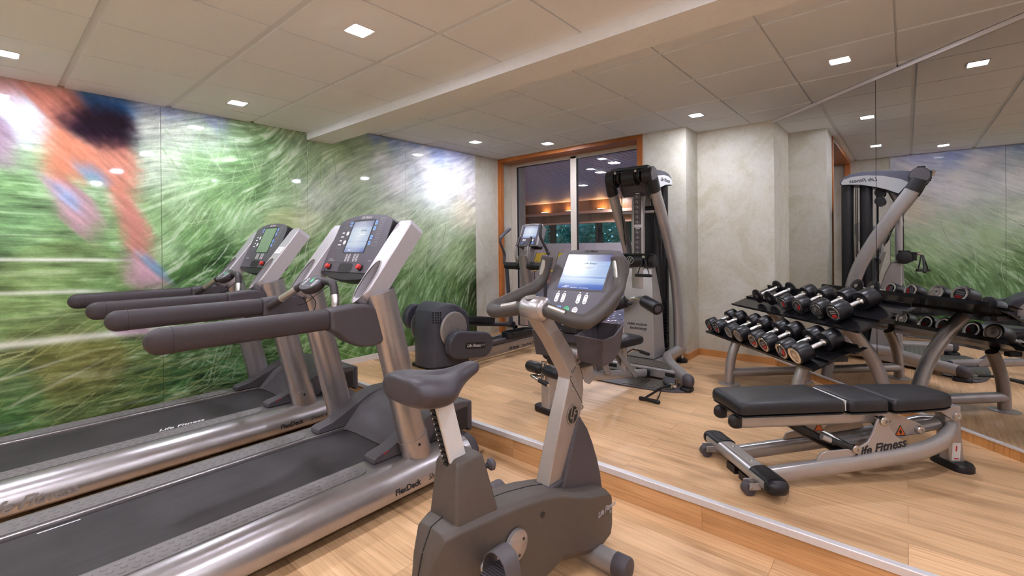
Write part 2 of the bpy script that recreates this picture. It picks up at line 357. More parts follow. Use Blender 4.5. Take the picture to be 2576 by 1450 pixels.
# window wall: wooden surround, reveal, cream frame, panes
ZT = 2.757
td = MB().box((XF - .012, W - .045, ZR), (XF + .06, W + .03, ZT)); td.box((XF - .012, YWR, ZR), (XF + .06, YWR + .07, ZT)); td.box((XF - .012, YWR + .07, ZT - .05), (XF + .06, W - .045, ZT))
td.box((XF + .06, YWR, ZT - .045), (5.44, W + .012, ZT))
structure(td.build('trim_window', 'door_wood', bevel=.003))
wf = thing('window', '', '', (0, 0, 0)); del wf['label'], wf['category']; wf.name = 'window_1'; structure(wf)
fr = MB(); x0, x1 = 5.45, 5.51
fr.box((x0, W - .1, ZR), (x1, W + .012, ZT)); fr.box((x0, YWR - .05, ZR), (x1, YWR + .05, ZT)); fr.box((x0, YWR, 2.665), (x1, W - .09, ZT)); fr.box((x0, 3.472, ZR), (x1, 3.57, 2.7)); fr.box((x0, YWR, ZR), (x1, W, ZR + .075))
fr.build('window_frame', 'frame_cream', wf, bevel=.004)
gk = MB()
for a, b in ((3.57, W - .1), (YWR + .05, 3.472)):
    for lo, hi in (((a, ZR + .075), (a + .008, 2.665)), ((b - .008, ZR + .075), (b, 2.665)), ((a, 2.657), (b, 2.665)), ((a, ZR + .075), (b, ZR + .083))): gk.box((x0 + .012, lo[0], lo[1]), (x0 + .04, hi[0], hi[1]))
gk.build('gasket', 'black', wf, flat=True)
mg, nt, bs = nmat('window_glass')
tr = N(nt, 'ShaderNodeBsdfTransparent'); tr.inputs[0].default_value = (.90, .91, .96, 1); gl = N(nt, 'ShaderNodeBsdfGlossy'); gl.inputs['Roughness'].default_value = .0
lw = N(nt, 'ShaderNodeFresnel'); lw.inputs[0].default_value = 1.45; ms = N(nt, 'ShaderNodeMixShader')
nt.links.new(lw.outputs[0], ms.inputs[0]); nt.links.new(tr.outputs[0], ms.inputs[1]); nt.links.new(gl.outputs[0], ms.inputs[2]); nt.links.new(ms.outputs[0], nt.nodes['Material Output'].inputs[0])
M['glass'] = mg
for a, b in ((3.57, W - .1), (YWR + .05, 3.472)): MB().box((x0 + .024, a, ZR + .075), (x0 + .030, b, 2.665)).build('pane', 'glass', wf, flat=True)
# ---------------------------------------------------------------- the pool hall seen through the window
M['pool_ceil'] = plain('lavender_slat', srgb(206, 190, 192), .5, 0, .02)
M['dark_gap'] = plain('dark_gap', srgb(60, 55, 75), .8, 0, 0)
M['brown_wood'] = wood_floor('brown_ceiling_wood', srgb(120, 84, 52), R(45), (3, .1))
M['pale_beam'] = plain('pale_beam', srgb(190, 150, 130), .6, 0, .05)
M['grey_wall'] = plain('grey_parapet', srgb(205, 200, 206), .6, 0, .02)
M['deck_tile'] = plain('pink_deck_tile', srgb(196, 150, 140), .4, 0, .1, 6)
M['dark_frame'] = plain('dark_window_frame', srgb(48, 38, 38), .5, 0, .1)
M['yellow'] = plain('yellow_cloth', srgb(236, 205, 50), .6, 0, .05)
M['steel_dark'] = plain('dark_steel_tube', srgb(70, 72, 80), .35, .6, .05)
m, nt, bs = nmat('pool_water'); bs.inputs['Base Color'].default_value = srgb(60, 88, 120); bs.inputs['Roughness'].default_value = .06
n = N(nt, 'ShaderNodeTexNoise', _2=3.0, _3=3.0); nt.links.new(coords(nt, (1, 2.2, 1)), n.inputs[0]); bump(nt, bs, n.outputs[0], .5, .12); M['water'] = m
PX, PZ, PC = 14.5, .25, 3.1
structure(MB().box((5.72, -6, -.1), (PX + .5, 20, -.05)).build('floor_pool', 'grey_wall', flat=True))
pw = MB().box((6.9, -3, -.05), (13.2, 18, .14)); o = pw.build('pool_water', 'water', flat=True); o['kind'] = 'stuff'; tag(o, 'blue rippled pool water outside the window', 'water')
dk = MB().box((5.72, -6, -.05), (6.9, 20, ZR)); dk.box((13.2, -6, -.05), (PX, 20, PZ)); structure(dk.build('floor_deck', 'deck_tile', flat=True))
sl = MB()
for k in range(190): sl.box((5.72, -4 + k * .12, PC), (PX, -4 + k * .12 + .098, PC + .02))
structure(sl.build('ceiling_pool', 'pool_ceil', flat=True)); structure(MB().box((5.6, -6, PC + .04), (PX + .5, 20, PC + .1)).build('ceiling_pool_void', 'dark_gap', flat=True))
structure(MB().box((PX - .02, -6, 2.28), (PX + .3, 20, PC)).build('wall_bulkhead', 'brown_wood', flat=True))
bb = MB().box((PX - .16, -6, 2.62), (PX - .02, 20, 2.72)); bb.box((PX - .12, -6, 2.27), (PX - .02, 20, 2.33)); structure(bb.build('trim_bulkhead', 'pale_beam', flat=True))
structure(MB().box((PX, -6, -.05), (PX + .3, 20, 1.56)).build('wall_parapet', 'grey_wall', flat=True))
for nm, lo, hi in (('wall_pool_side', (5.7, 19.8, -.1), (PX + .3, 20, 3.2)), ('wall_pool_end', (5.7, -6.2, -.1), (PX + .3, -6, 3.2))): structure(MB().box(lo, hi).build(nm, 'grey_wall', flat=True))
ow = MB().box((5.62, -6, -.1), (5.72, YWR - .1, 3.2)); ow.box((5.62, W + .14, -.1), (5.72, 20, 3.2)); ow.box((5.62, YWR - .1, 2.76), (5.72, W + .14, 3.2)); structure(ow.build('wall_pool_near', 'grey_wall', flat=True))
structure(MB().box((5.72, W + .17, ZR), (6.0, W + .42, PC)).build('wall_pool_pier', 'frame_cream', flat=True))
structure(MB().box((13.6, 11.6, PZ), (14.2, 12.3, PC)).build('wall_pool_pillar', 'door_wood', flat=True))
pwn = thing('window', '', '', (0, 0, 0)); del pwn['label'], pwn['category']; pwn.name = 'window_2'; structure(pwn)
df = MB()
for y in (4.4, 5.9, 7.15, 8.25, 10.25, 12.6): df.box((PX + .05, y, 1.56), (PX + .15, y + .24, 2.3))
df.build('window_frame', 'dark_frame', pwn, flat=True)
# trees behind the pool windows
m, nt, bs = nmat('dusk_foliage'); n = N(nt, 'ShaderNodeTexNoise', _2=1.2, _3=4.0); nt.links.new(coords(nt), n.inputs[0])
nt.links.new(ramp(nt, n.outputs[0], [(.35, srgb(50, 120, 100)), (.65, srgb(140, 205, 190))]), bs.inputs['Base Color']); bs.inputs['Roughness'].default_value = .6; M['foliage'] = m
M['bark'] = plain('bark', srgb(90, 75, 60), .8, 0, .2)
rng = random.Random(5)
def tree(i, x, y, h, w_, label):
    t = thing('tree', label, 'tree', (x, y, -.3), 0, 'trees beyond the pool windows')
    MB().tube([(0, 0, 0), (.05, .1, h * .4), (0, .2, h * .8)], [.16, .12, .05], 8).build('trunk', 'bark', t)
    lf = MB()
    for k in range(4200):
        a, b = rng.uniform(0, 6.283), math.acos(rng.uniform(-1, 1)); r = rng.uniform(.55, 1) ** .5
        p = Vector((math.sin(b) * math.cos(a) * w_ * r, math.sin(b) * math.sin(a) * w_ * r, h * .62 + math.cos(b) * h * .45 * r))
        s = rng.uniform(.05, .12); u = Vector((rng.uniform(-1, 1), rng.uniform(-1, 1), rng.uniform(-.6, .6))).normalized() * s; v = u.orthogonal().normalized() * s * .5
        lf.add([p - u, p + v, p + u, p - v], [(0, 1, 2, 3)])
    lf.build('crown', 'foliage', t, flat=True)
TL = ['teal dusk tree seen left of the elliptical console screen', 'teal dusk tree behind the left pane beside the white mullion', 'darker green tree just right of the white mullion', 'teal dusk tree seen between the pool window posts, mid right pane', 'dusk tree partly behind the arm of the cable machine', 'dusk tree at the right end behind the cable machine tower']
for i, (x, y, h, w_) in enumerate(((16.6, 14.0, 4.6, 1.1), (16.4, 11.7, 4.2, 1.08), (16.8, 9.45, 4.8, 1.08), (16.4, 7.2, 4.4, 1.08), (16.7, 4.95, 4.7, 1.08), (16.4, 2.7, 4.2, 1.08))): tree(i, x, y, h, w_, TL[i])
hg = MB()
for k in range(16000):
    p = Vector((rng.uniform(18.6, 19.6), rng.uniform(-2, 22), rng.uniform(0, 4.5))); s = rng.uniform(.08, .2); u = Vector((rng.uniform(-.3, .3), rng.uniform(-1, 1), rng.uniform(-1, 1))).normalized() * s; v = Vector((1, 0, 0)).cross(u).normalized() * s * .6
    hg.add([p - u, p + v, p + u, p - v], [(0, 1, 2, 3)])
o = hg.build('foliage', 'foliage', flat=True); o['kind'] = 'stuff'; tag(o, 'wall of dusk foliage beyond the pool windows', 'foliage')
structure(MB().box((PX + .3, -6, -.5), (24, 24, -.3)).build('ground_garden', 'bark', flat=True))
# lamps of the pool hall
M['pool_lamp'] = glow('pool_lamp', (1, .95, .94, 1), 420); M['warm_lamp'] = glow('warm_lamp', (1, .55, .22, 1), 150)
pl = None; spots = [(8.3, 4.4), (9.15, 5.19), (10.78, 6.65), (14.1, 7.45), (7.9, .6), (9.6, .4), (10.9, 10.9), (8.4, 9.6), (12.4, 13.9), (7.6, 8.0), (11, 1.2), (12.4, -1.5), (7.4, 12.5)]
PLL = ['topmost pool hall downlight seen through the right pane', 'second pool hall downlight from the top in the right pane', 'third pool hall downlight, beside the white mullion', 'lowest pool hall downlight, beside the arm of the cable machine']
for i, (x, y) in enumerate(spots):
    lab = PLL[i] if i < 4 else 'pool hall downlight in the slatted ceiling, hidden behind the frame or wall'
    if pl is None:
        pl = thing('pool_light', lab, 'ceiling light', (x, y, PC), 0, 'downlights in the pool hall'); MB().box((-.085, -.085, -.008), (.085, .085, .004)).build('diffuser', 'pool_lamp', pl, flat=True)
        e = MB()
        for a, b in (((-.105, -.105), (.105, -.085)), ((-.105, .085), (.105, .105)), ((-.105, -.085), (-.085, .085)), ((.085, -.085), (.105, .085))): e.box(a + (-.006,), b + (.004,))
        e.build('bezel', 'white_plastic', pl, flat=True)
    else:
        o = copy_tree(pl); o.location = (x, y, PC); o['label'] = lab
wl_ = None
for i, (y, lab) in enumerate(((10.6, 'warm uplight on the brown bulkhead above the elliptical console'), (9.49, 'warm uplight on the bulkhead just left of the white mullion'), (8.16, 'warm uplight on the bulkhead in the middle of the right pane'), (5.4, 'warm uplight on the bulkhead behind the cable machine arms'))):
    if wl_ is None:
        wl_ = thing('wall_light', lab, 'wall light', (PX - .13, y, 2.725), 0, 'warm uplights on the bulkhead'); MB().box((-.04, -.12, 0), (.04, .12, .03)).build('housing', 'black', wl_, flat=True); MB().box((-.035, -.11, .03), (.035, .11, .036)).build('lens', 'warm_lamp', wl_, flat=True)
    else:
        o = copy_tree(wl_); o.location = (PX - .13, y, 2.725); o['label'] = lab
# yellow deck chairs and rail on the far deck
def deck_chair(x, y, label):
    t = thing('deck_chair', label, 'deck chair', (x, y, PZ), R(180), 'yellow deck chairs by the pool')
    c = MB()
    for k in range(7):
        y0 = -.3 + k * .087; c.loft([[(-.2, y0, .32), (-.2, y0 + .075, .32), (.45, y0 + .075, .30), (.45, y0, .30)][::-1], [(-.2, y0, .335), (-.2, y0 + .075, .335), (.45, y0 + .075, .315), (.45, y0, .315)][::-1]])
        c.loft([[(-.2, y0, .33), (-.2, y0 + .075, .33), (-.5, y0 + .075, .95), (-.5, y0, .95)], [(-.215, y0, .33), (-.215, y0 + .075, .33), (-.515, y0 + .075, .95), (-.515, y0, .95)]])
    c.build('sling', 'yellow', t, flat=True)
    for s in (-.32, .32):
        f_ = MB().tube([(.45, s, 0), (.45, s, .3), (-.2, s, .32), (-.52, s, .97)], .015, 8); f_.tube([(-.3, s, .5), (-.25, s, 0)], .015, 8); f_.build('leg', 'steel_dark', t)
for x, y, lab in ((13.75, 10.62, 'yellow deck chair just right of the elliptical mast'), (13.75, 9.56, 'yellow deck chair between the elliptical and the bike console')): deck_chair(x, y, lab)
rl = thing('pool_ladder', 'steel pool ladder at the water edge beside the yellow deck chairs', 'ladder', (13.2, 10.1, PZ))
for s in (-.13, .13): MB().tube(smooth([(.35, s, 0), (.3, s, .55), (.05, s, .65), (-.12, s, .3), (-.12, s, -.1)]), .018, 8).build('rail', 'steel', rl)
MB().box((-.16, -.13, -.06), (-.08, .13, -.03)).build('tread', 'steel', rl, flat=True)
pp = thing('lamp_pole', 'thin dark rod hanging from the pool hall ceiling in the left pane', 'rod', (10, 8.15, 2.0)); MB().tube([(0, 0, 0), (0, 0, 1.1)], .012, 8).build('rod', 'dark_gap', pp); MB().lathe([(-.03, .02), (0, .035), (.04, .02)], (0, 0, 0), (0, 0, 1), 10).build('finial', 'steel', pp)
# ---------------------------------------------------------------- photo mural on the left wall: grass field with a blurred runner
MBG = [(0.01,2.24,205,208,220),(0.19,2.27,200,205,215),(0.22,2.09,150,190,135),(0.16,1.89,112,160,95),(0.18,1.64,108,160,95),(0.39,1.48,122,170,98),(-0.0,1.53,110,160,95),(0.29,1.25,118,158,90),(0.21,1.09,125,168,95),(0.21,0.7,80,95,48),(0.38,0.53,118,122,58),(0.6,0.61,130,128,66),(0.21,0.43,95,130,66),(0.49,0.27,92,112,54),(1.1,0.33,62,112,56),(1.43,0.4,82,140,76),(0.79,0.18,95,112,48),(1.25,0.16,48,75,32),(0.13,0.31,66,112,48),(0.92,0.38,80,110,50),(0.86,2.64,150,165,205),(1.07,2.61,150,165,205),(1.4,2.6,140,155,198),(0.74,2.64,150,165,205),(0.94,2.46,205,212,198),(1.13,2.45,192,202,180),(1.33,2.48,175,195,160),(1.59,2.55,135,168,115),(1.72,2.59,120,150,100),(1.04,2.2,188,205,175),(0.94,2.12,185,205,175),(1.27,2.16,132,175,112),(1.58,2.2,112,155,92),(1.79,2.49,112,150,92),(2.1,2.57,125,150,108),(1.94,2.32,125,160,105),(1.12,1.81,152,190,132),(0.93,1.67,135,178,110),(1.42,1.9,122,165,98),(1.72,1.99,102,145,82),(1.93,1.94,152,185,132),(1.58,1.69,138,180,118),(1.26,1.54,112,160,88),(1.41,1.36,55,92,42),(1.11,1.27,72,115,52),(1.03,1.41,150,190,130),(1.29,1.4,70,110,50),(2.34,2.38,150,180,128),(2.56,2.2,190,205,180),(2.34,1.96,195,205,185),(2.17,1.71,190,196,152),(2.01,1.7,165,185,125),(2.61,2.5,150,180,125),(2.8,2.31,175,195,158),(3.11,2.49,212,214,210),(3.33,2.28,222,220,220),(3.69,2.57,214,210,214),(3.95,2.24,226,223,225),(4.38,2.5,220,214,220),(4.53,2.24,222,212,208),(4.45,1.95,212,198,170),(3.32,1.8,192,202,176),(3.05,1.56,142,172,108),(3.62,1.46,155,180,126),(3.94,1.56,175,190,152),(4.29,1.29,142,170,112),(3.31,1.08,102,142,78),(3.8,0.95,105,145,82),(4.28,0.91,88,120,62),(4.59,0.78,55,65,34),(4.59,1.34,120,140,90),(3.42,0.58,110,150,86),(3.3,0.26,72,120,48),(2.58,0.34,88,142,62),(1.92,0.58,98,146,72),(1.56,0.63,85,135,65),(3.03,0.36,82,132,62),(2.68,0.94,112,156,86),(1.92,1.08,98,142,72),(2.16,1.22,116,160,92),(2.42,1.47,125,165,100),(3.06,2.73,110,140,195),(3.25,2.77,115,143,195),(3.57,2.74,130,150,202),(3.96,2.73,140,155,205),(4.31,2.73,160,165,208),(3.11,2.65,165,185,150),(3.57,2.64,205,208,205),(2.66,2.6,140,172,118),(2.9,2.59,150,175,130),(4.5,0.28,45,60,28),(4.06,0.24,85,130,62),(4.28,0.48,70,105,52),(1.75,1.47,118,160,95),(0.73,1.54,120,168,98),(0.73,1.23,105,150,82),(0.72,0.92,115,155,85),(-0.01,1.01,120,165,95),(-0.01,0.48,90,120,60),(0.0,1.92,120,165,100)]
MPOLY = [([(-0.023,2.599),(0.257,2.648),(0.344,2.501),(0.302,2.294),(0.167,2.215),(-0.028,2.156)],(200,206,226)),([(0.009,2.424),(0.15,2.348),(0.195,2.192),(0.147,2.021),(0.005,2.056)],(150,120,140)),([(0.153,2.647),(0.535,2.649),(0.566,2.433),(0.488,2.314),(0.383,2.309),(0.294,2.462)],(204,118,96)),([(0.011,2.634),(0.191,2.652),(0.247,2.562),(0.152,2.511),(0.01,2.503)],(190,120,115)),([(0.513,2.652),(0.827,2.644),(0.782,2.383),(0.668,2.466),(0.512,2.534)],(26,84,150)),([(0.339,2.358),(0.435,2.319),(0.597,2.228),(0.646,2.084),(0.517,1.979),(0.4,1.938),(0.309,1.985),(0.325,2.157)],(216,126,92)),([(0.564,2.253),(0.83,2.272),(0.858,2.079),(0.817,1.79),(0.697,1.829),(0.636,2.022)],(216,132,106)),([(0.289,1.983),(0.442,1.957),(0.582,1.836),(0.641,1.658),(0.534,1.52),(0.417,1.65),(0.378,1.821)],(184,142,150)),([(0.496,2.065),(0.646,2.069),(0.645,1.977),(0.517,1.979)],(108,152,205)),([(0.379,1.907),(0.483,1.887),(0.493,1.741),(0.419,1.78)],(130,160,205)),([(0.685,1.859),(0.825,1.838),(0.942,1.571),(0.921,1.344),(0.788,1.349),(0.749,1.568)],(206,126,108)),([(0.781,1.412),(0.922,1.409),(1.064,1.167),(0.964,1.131),(0.744,1.157),(0.77,1.287)],(192,146,158)),([(0.838,1.411),(0.966,1.359),(1.058,1.191),(0.978,1.212)],(120,155,190)),([(0.394,2.346),(0.49,2.529),(0.646,2.546),(0.825,2.523),(0.848,2.363),(0.815,2.257),(0.597,2.241),(0.505,2.288)],(32,18,36)),([(0.675,0.886),(0.832,0.855),(0.96,0.77),(0.674,0.8)],(165,110,145))]
def make_mural():
    X0, X1, Z0, Z1, S = -1.46, 4.662, 0.0, 2.755, .0062
    nx, nz = int((X1 - X0) / S) + 1, int((Z1 - Z0) / S) + 1
    gx, gz = np.meshgrid(X0 + np.arange(nx) * S, Z0 + np.arange(nz) * S)
    rg = np.random.default_rng(11)
    # soft colour field from sampled points (inverse distance)
    P = np.array(MBG, float); num = np.zeros((nz, nx, 3)); den = np.zeros((nz, nx))
    for x, z, r, g, b in P:
        w = 1 / (((gx - x) ** 2 + (gz - z) ** 2) ** 1.55 + 2e-4); num += w[..., None] * np.array([r, g, b]); den += w
    img = num / den[..., None]
    def blur_iter(a, n, ax):
        for _ in range(n): a = (np.roll(a, 1, ax) + 2 * a + np.roll(a, -1, ax)) / 4
        return a
    iz, ix = np.mgrid[0:nz, 0:nx]
    def lic(noise, ang, length):
        acc = np.zeros((nz, nx)); n = 0
        for t in range(-length, length + 1):
            jx = np.clip((ix + np.cos(ang) * t).round().astype(int), 0, nx - 1); jz = np.clip((iz + np.sin(ang) * t).round().astype(int), 0, nz - 1)
            acc += noise[jz, jx]; n += 1
        acc /= n; return (acc - acc.mean()) / acc.std()
    def soft(scale):
        m = rg.standard_normal((nz // scale + 3, nx // scale + 3)); fz = iz / scale; fx = ix / scale
        z0, x0 = fz.astype(int), fx.astype(int); tz, tx = fz - z0, fx - x0; tz = tz * tz * (3 - 2 * tz); tx = tx * tx * (3 - 2 * tx)
        return (m[z0, x0] * (1 - tx) + m[z0, x0 + 1] * tx) * (1 - tz) + (m[z0 + 1, x0] * (1 - tx) + m[z0 + 1, x0 + 1] * tx) * tz
    left = np.clip((1.15 - gx) / .5, 0, 1); right = np.clip((gx - 2.1) / .9, 0, 1)
    ang = -.06 * left + (1 - left) * ((1 - right) * (.5 + .38 * soft(70)) + right * (.42 + .75 * np.clip((1.9 - gz) / 1.2, 0, 1) + .18 * soft(60)))
    t1 = lic(rg.standard_normal((nz, nx)), ang, 9); t2 = lic(soft(3), ang, 16); t3 = lic(soft(7), ang, 17); t4 = soft(28) * .6 + soft(12) * .4
    amp = .75 + .25 * np.clip((1.8 - gz), 0, 1)
    det = (.06 * t1 + .065 * t2 + .06 * t3 + .075 * t4) * (1 - .35 * right) * amp
    dark = np.clip((150 - img.mean(2)) / 90, 0, 1)
    img = img * (1 + det * (1 + .8 * dark))[..., None]
    pale = np.clip((t2 + .7 * t3 + .5 * t4 - .8) * .30, 0, .7) * (1 - .3 * right)
    img = img + (np.array([206, 214, 190]) - img) * (pale * np.clip((gx - .1) / .5, .35, 1))[..., None]
    deep = np.clip((-t3 - .75 * t4 - 1.1) * .36, 0, .6) * np.clip((1.75 - gz) / .8, .12, 1)
    img = img + (np.array([44, 72, 30]) - img) * deep[..., None]
    # single grass blades
    def blades(n, xr, zr, lr, ar, cols, wdt):
        for _ in range(n):
            x, z = rg.uniform(*xr), rg.uniform(*zr); L = rg.uniform(*lr); a = rg.uniform(*ar); k = rg.uniform(-1.6, 1.6); c = np.array(cols[rg.integers(len(cols))]); al = rg.uniform(.25, .65)
            m = int(L / S * 1.3) + 2; t = np.linspace(0, 1, m); aa = a + k * (t - .5) * L; xx = x + np.cumsum(np.cos(aa)) * L / m; zz = z + np.cumsum(np.sin(aa)) * L / m
            jx = ((xx - X0) / S).round().astype(int); jz = ((zz - Z0) / S).round().astype(int); ok = (jx > 1) & (jx < nx - 2) & (jz > 1) & (jz < nz - 2); jx, jz = jx[ok], jz[ok]
            for w in range(wdt): img[jz + w, jx] += (c - img[jz + w, jx]) * (al * (1 - .3 * w))
    G1 = [(150, 190, 125), (175, 205, 150), (120, 165, 90), (196, 214, 176)]
    blades(380, (1.1, 2.7), (.15, 1.2), (.15, .5), (-.5, 1.5), G1, 2); blades(150, (2.6, 4.5), (.3, 1.7), (.2, .5), (.7, 1.5), G1 + [(80, 110, 60)], 1)
    blades(160, (-1.0, 1.1), (.1, .75), (.25, .8), (-.2, .7), [(160, 165, 90), (180, 190, 120), (70, 95, 40), (120, 140, 70)], 2); blades(200, (1.0, 2.6), (1.5, 2.3), (.15, .4), (.2, 2.2), G1, 1)
    # discs of lens bokeh in the print
    for (cx, cz, r, c, al) in ((1.98, 1.66, .19, (190, 200, 130), .38), (.5, .58, .28, (120, 110, 40), .28), (.12, .46, .2, (60, 100, 50), .3), (.45, 1.08, .45, (110, 120, 45), .22)):
        dd = np.sqrt((gx - cx) ** 2 + (gz - cz) ** 2); a = np.clip((r - dd) / .02, 0, 1) * al; img += (np.array(c) - img) * a[..., None]
    # white motion streaks on the left
    for (xa, za, xb, zb, th, al) in ((-1.5, 1.44, .87, 1.362, .014, 1.0), (-1.5, 1.23, .75, 1.128, .015, .85), (-1.5, .82, 1.25, .79, .03, 1.0), (-1.5, 1.75, .5, 1.70, .006, .3), (-1.5, 1.58, .6, 1.55, .006, .3), (-1.5, 1.0, .9, .97, .006, .25), (-.2, .5, .62, .70, .010, .5), (.1, .36, .75, .66, .012, .35), (.0, 1.30, .5, 1.26, .02, .2)):
        c = za + (zb - za) * (gx - xa) / (xb - xa); f = np.clip((xb - gx) / .25, 0, 1) * np.clip((gx - xa) / .05, 0, 1)
        a = np.exp(-((gz - c) / th) ** 2) * f * al * (.9 + .1 * t3.clip(-1, 1)); img += (np.array([238, 240, 228]) - img) * a[..., None]
    # the runner and a pinkish reflection painted below, smeared along a diagonal
    lay = np.zeros((nz, nx, 3)); alp = np.zeros((nz, nx))
    for poly, col in MPOLY:
        p = np.array(poly); ins = np.zeros((nz, nx), bool); j = len(p) - 1
        for i in range(len(p)):
            ins ^= ((p[i, 1] > gz) != (p[j, 1] > gz)) & (gx < (p[j, 0] - p[i, 0]) * (gz - p[i, 1]) / (p[j, 1] - p[i, 1] + 1e-9) + p[i, 0]); j = i
        lay[ins] = col; alp[ins] = 1
    an = -.82; acc = np.zeros((nz, nx, 3)); aa = np.zeros((nz, nx)); jit = rg.uniform(-3, 3, (nz, nx)); n = 0
    streak = soft(4)
    for t in range(-17, 18):
        jx = np.clip((ix + np.cos(an) * t * 1.15 + np.cos(an) * 2.4 * lic_s(streak, ix, iz, an)).round().astype(int), 0, nx - 1); jz = np.clip((iz + np.sin(an) * t * 1.15 + np.sin(an) * 2.4 * lic_s(streak, ix, iz, an)).round().astype(int), 0, nz - 1)
        w = 1 - abs(t) / 19; acc += lay[jz, jx] * alp[jz, jx][..., None] * w; aa += alp[jz, jx] * w; n += w
    acc /= n; aa /= n
    for ax in (0, 1): acc = blur_iter(acc, 3, ax); aa = blur_iter(aa, 3, ax)
    st = lic(soft(3), np.full((nz, nx), an), 22); acc = acc * (1 + .04 * st)[..., None] + (np.array([30, 10, 30]) * (aa * np.clip(st - .6, 0, 1) * .15)[..., None])
    img = img * (1 - aa)[..., None] + acc
    # the print is soft in colour; upper right painted brighter to compensate the lighting
    lum = (img * [.3, .59, .11]).sum(-1, keepdims=True); img = lum + (img - lum) * .80; img = img + 14 * right[..., None] * np.clip((gz - 1.4) / .8, 0, 1)[..., None]
    img = np.clip(img, 4, 252) / 255
    linr = np.where(img > .04045, ((img + .055) / 1.055) ** 2.4, img / 12.92)
    m, nt, bs = nmat('mural_print'); at_ = N(nt, 'ShaderNodeAttribute', attribute_name='print')
    fn = N(nt, 'ShaderNodeTexNoise', _2=1.0, _3=4.0, _4=.7); mp = N(nt, 'ShaderNodeMapping'); mp.inputs['Scale'].default_value = (60, 1, 140); mp.inputs['Rotation'].default_value = (0, .5, 0)
    tc = N(nt, 'ShaderNodeTexCoord'); nt.links.new(tc.outputs['Object'], mp.inputs[0]); nt.links.new(mp.outputs[0], fn.inputs[0])
    nt.links.new(mix(nt, 1, at_.outputs[0], ramp(nt, fn.outputs[0], [(.3, (.84, .86, .82, 1)), (.5, (1, 1, 1, 1)), (.72, (1.14, 1.12, 1.16, 1))]), 'MULTIPLY'), bs.inputs['Base Color'])
    bs.inputs['Roughness'].default_value = .045; bs.inputs['Specular IOR Level'].default_value = .36
    M['mural'] = m
    root = thing('wall_mural', 'green grass photo mural with a blurred runner on the left wall', 'mural', (0, W + .011, 0))
    seams = [-1.456, -.226, 1.0, 2.231, 3.452, 4.662]
    for a, b in zip(seams, seams[1:]):
        i0, i1 = int(round((a - X0) / S)), min(nx - 1, int(round((b - X0) / S))); w = i1 - i0 + 1
        xs = gx[:, i0:i1 + 1].copy(); xs[:, 0] += .0012; xs[:, -1] -= .0012; co = np.stack([xs, np.full_like(xs, -.008), gz[:, i0:i1 + 1]], -1).reshape(-1, 3)
        kz, kx = np.mgrid[0:nz - 1, 0:w - 1]; v = (kz * w + kx).ravel(); fc = np.stack([v, v + 1, v + w + 1, v + w], 1)
        me = bpy.data.meshes.new('panel'); me.vertices.add(len(co)); me.vertices.foreach_set('co', co.ravel().astype(np.float32))
        me.loops.add(fc.size); me.loops.foreach_set('vertex_index', fc.ravel().astype(np.int32)); me.polygons.add(len(fc)); me.polygons.foreach_set('loop_start', np.arange(0, fc.size, 4, dtype=np.int32))
        me.update(calc_edges=True)
        ca = me.color_attributes.new('print', 'FLOAT_COLOR', 'POINT'); cc = np.ones((len(co), 4), np.float32); cc[:, :3] = linr[:, i0:i1 + 1].reshape(-1, 3); ca.data.foreach_set('color', cc.ravel())
        me.materials.append(m); o = bpy.data.objects.new('panel', me); COL.objects.link(o); o.parent = root
        sd = o.modifiers.new('thickness', 'SOLIDIFY'); sd.thickness = .006; sd.offset = -1
def lic_s(s, ix, iz, an): return s
make_mural()
# ---------------------------------------------------------------- treadmills
m, nt, bs = nmat('running_belt'); co = coords(nt, (3, 60, 1))
n = N(nt, 'ShaderNodeTexNoise', _2=2.0, _3=4.0); nt.links.new(co, n.inputs[0]); n2 = N(nt, 'ShaderNodeTexNoise', _2=3.0, _3=3.0); nt.links.new(coords(nt), n2.inputs[0])
c_ = mix(nt, .5, ramp(nt, n.outputs[0], [(.3, srgb(40, 36, 38)), (.7, srgb(60, 54, 56))]), ramp(nt, n2.outputs[0], [(.35, srgb(38, 33, 36)), (.7, srgb(68, 61, 63))]))
nt.links.new(c_, bs.inputs['Base Color']); bs.inputs['Roughness'].default_value = .62
n3 = N(nt, 'ShaderNodeTexNoise', _2=500.0); nt.links.new(coords(nt), n3.inputs[0]); bump(nt, bs, n3.outputs[0], .6, .001); M['belt'] = m
def screen_mat(name, stops, strength, spot=None, dark=.0):
    m, nt, bs = nmat(name); tc = N(nt, 'ShaderNodeTexCoord'); sp = N(nt, 'ShaderNodeSeparateXYZ'); nt.links.new(tc.outputs['Generated'], sp.inputs[0])
    col = ramp(nt, sp.outputs[2], stops)
    if spot:
        gx = N(nt, 'ShaderNodeTexGradient'); gx.gradient_type = 'SPHERICAL'; mp = N(nt, 'ShaderNodeMapping'); mp.inputs['Location'].default_value = spot; mp.inputs['Scale'].default_value = (0, 1.1, 1.1)
        nt.links.new(tc.outputs['Generated'], mp.inputs[0]); nt.links.new(mp.outputs[0], gx.inputs[0]); col = mix(nt, gx.outputs[0], col, (.9, .95, 1, 1))
    nz = N(nt, 'ShaderNodeTexNoise', _2=4.0, _3=3.0); mp2 = N(nt, 'ShaderNodeMapping'); mp2.inputs['Scale'].default_value = (1, .8, 9); nt.links.new(tc.outputs['Generated'], mp2.inputs[0]); nt.links.new(mp2.outputs[0], nz.inputs[0])
    col = mix(nt, .25, col, mix(nt, 1, col, ramp(nt, nz.outputs[0], [(.35, (.6, .65, .8, 1)), (.65, (1.15, 1.1, 1.05, 1))]), 'MULTIPLY'))
    nt.links.new(col, bs.inputs['Emission Color']); bs.inputs['Emission Strength'].default_value = strength; bs.inputs['Base Color'].default_value = (dark, dark, dark, 1); bs.inputs['Roughness'].default_value = .15
    return m
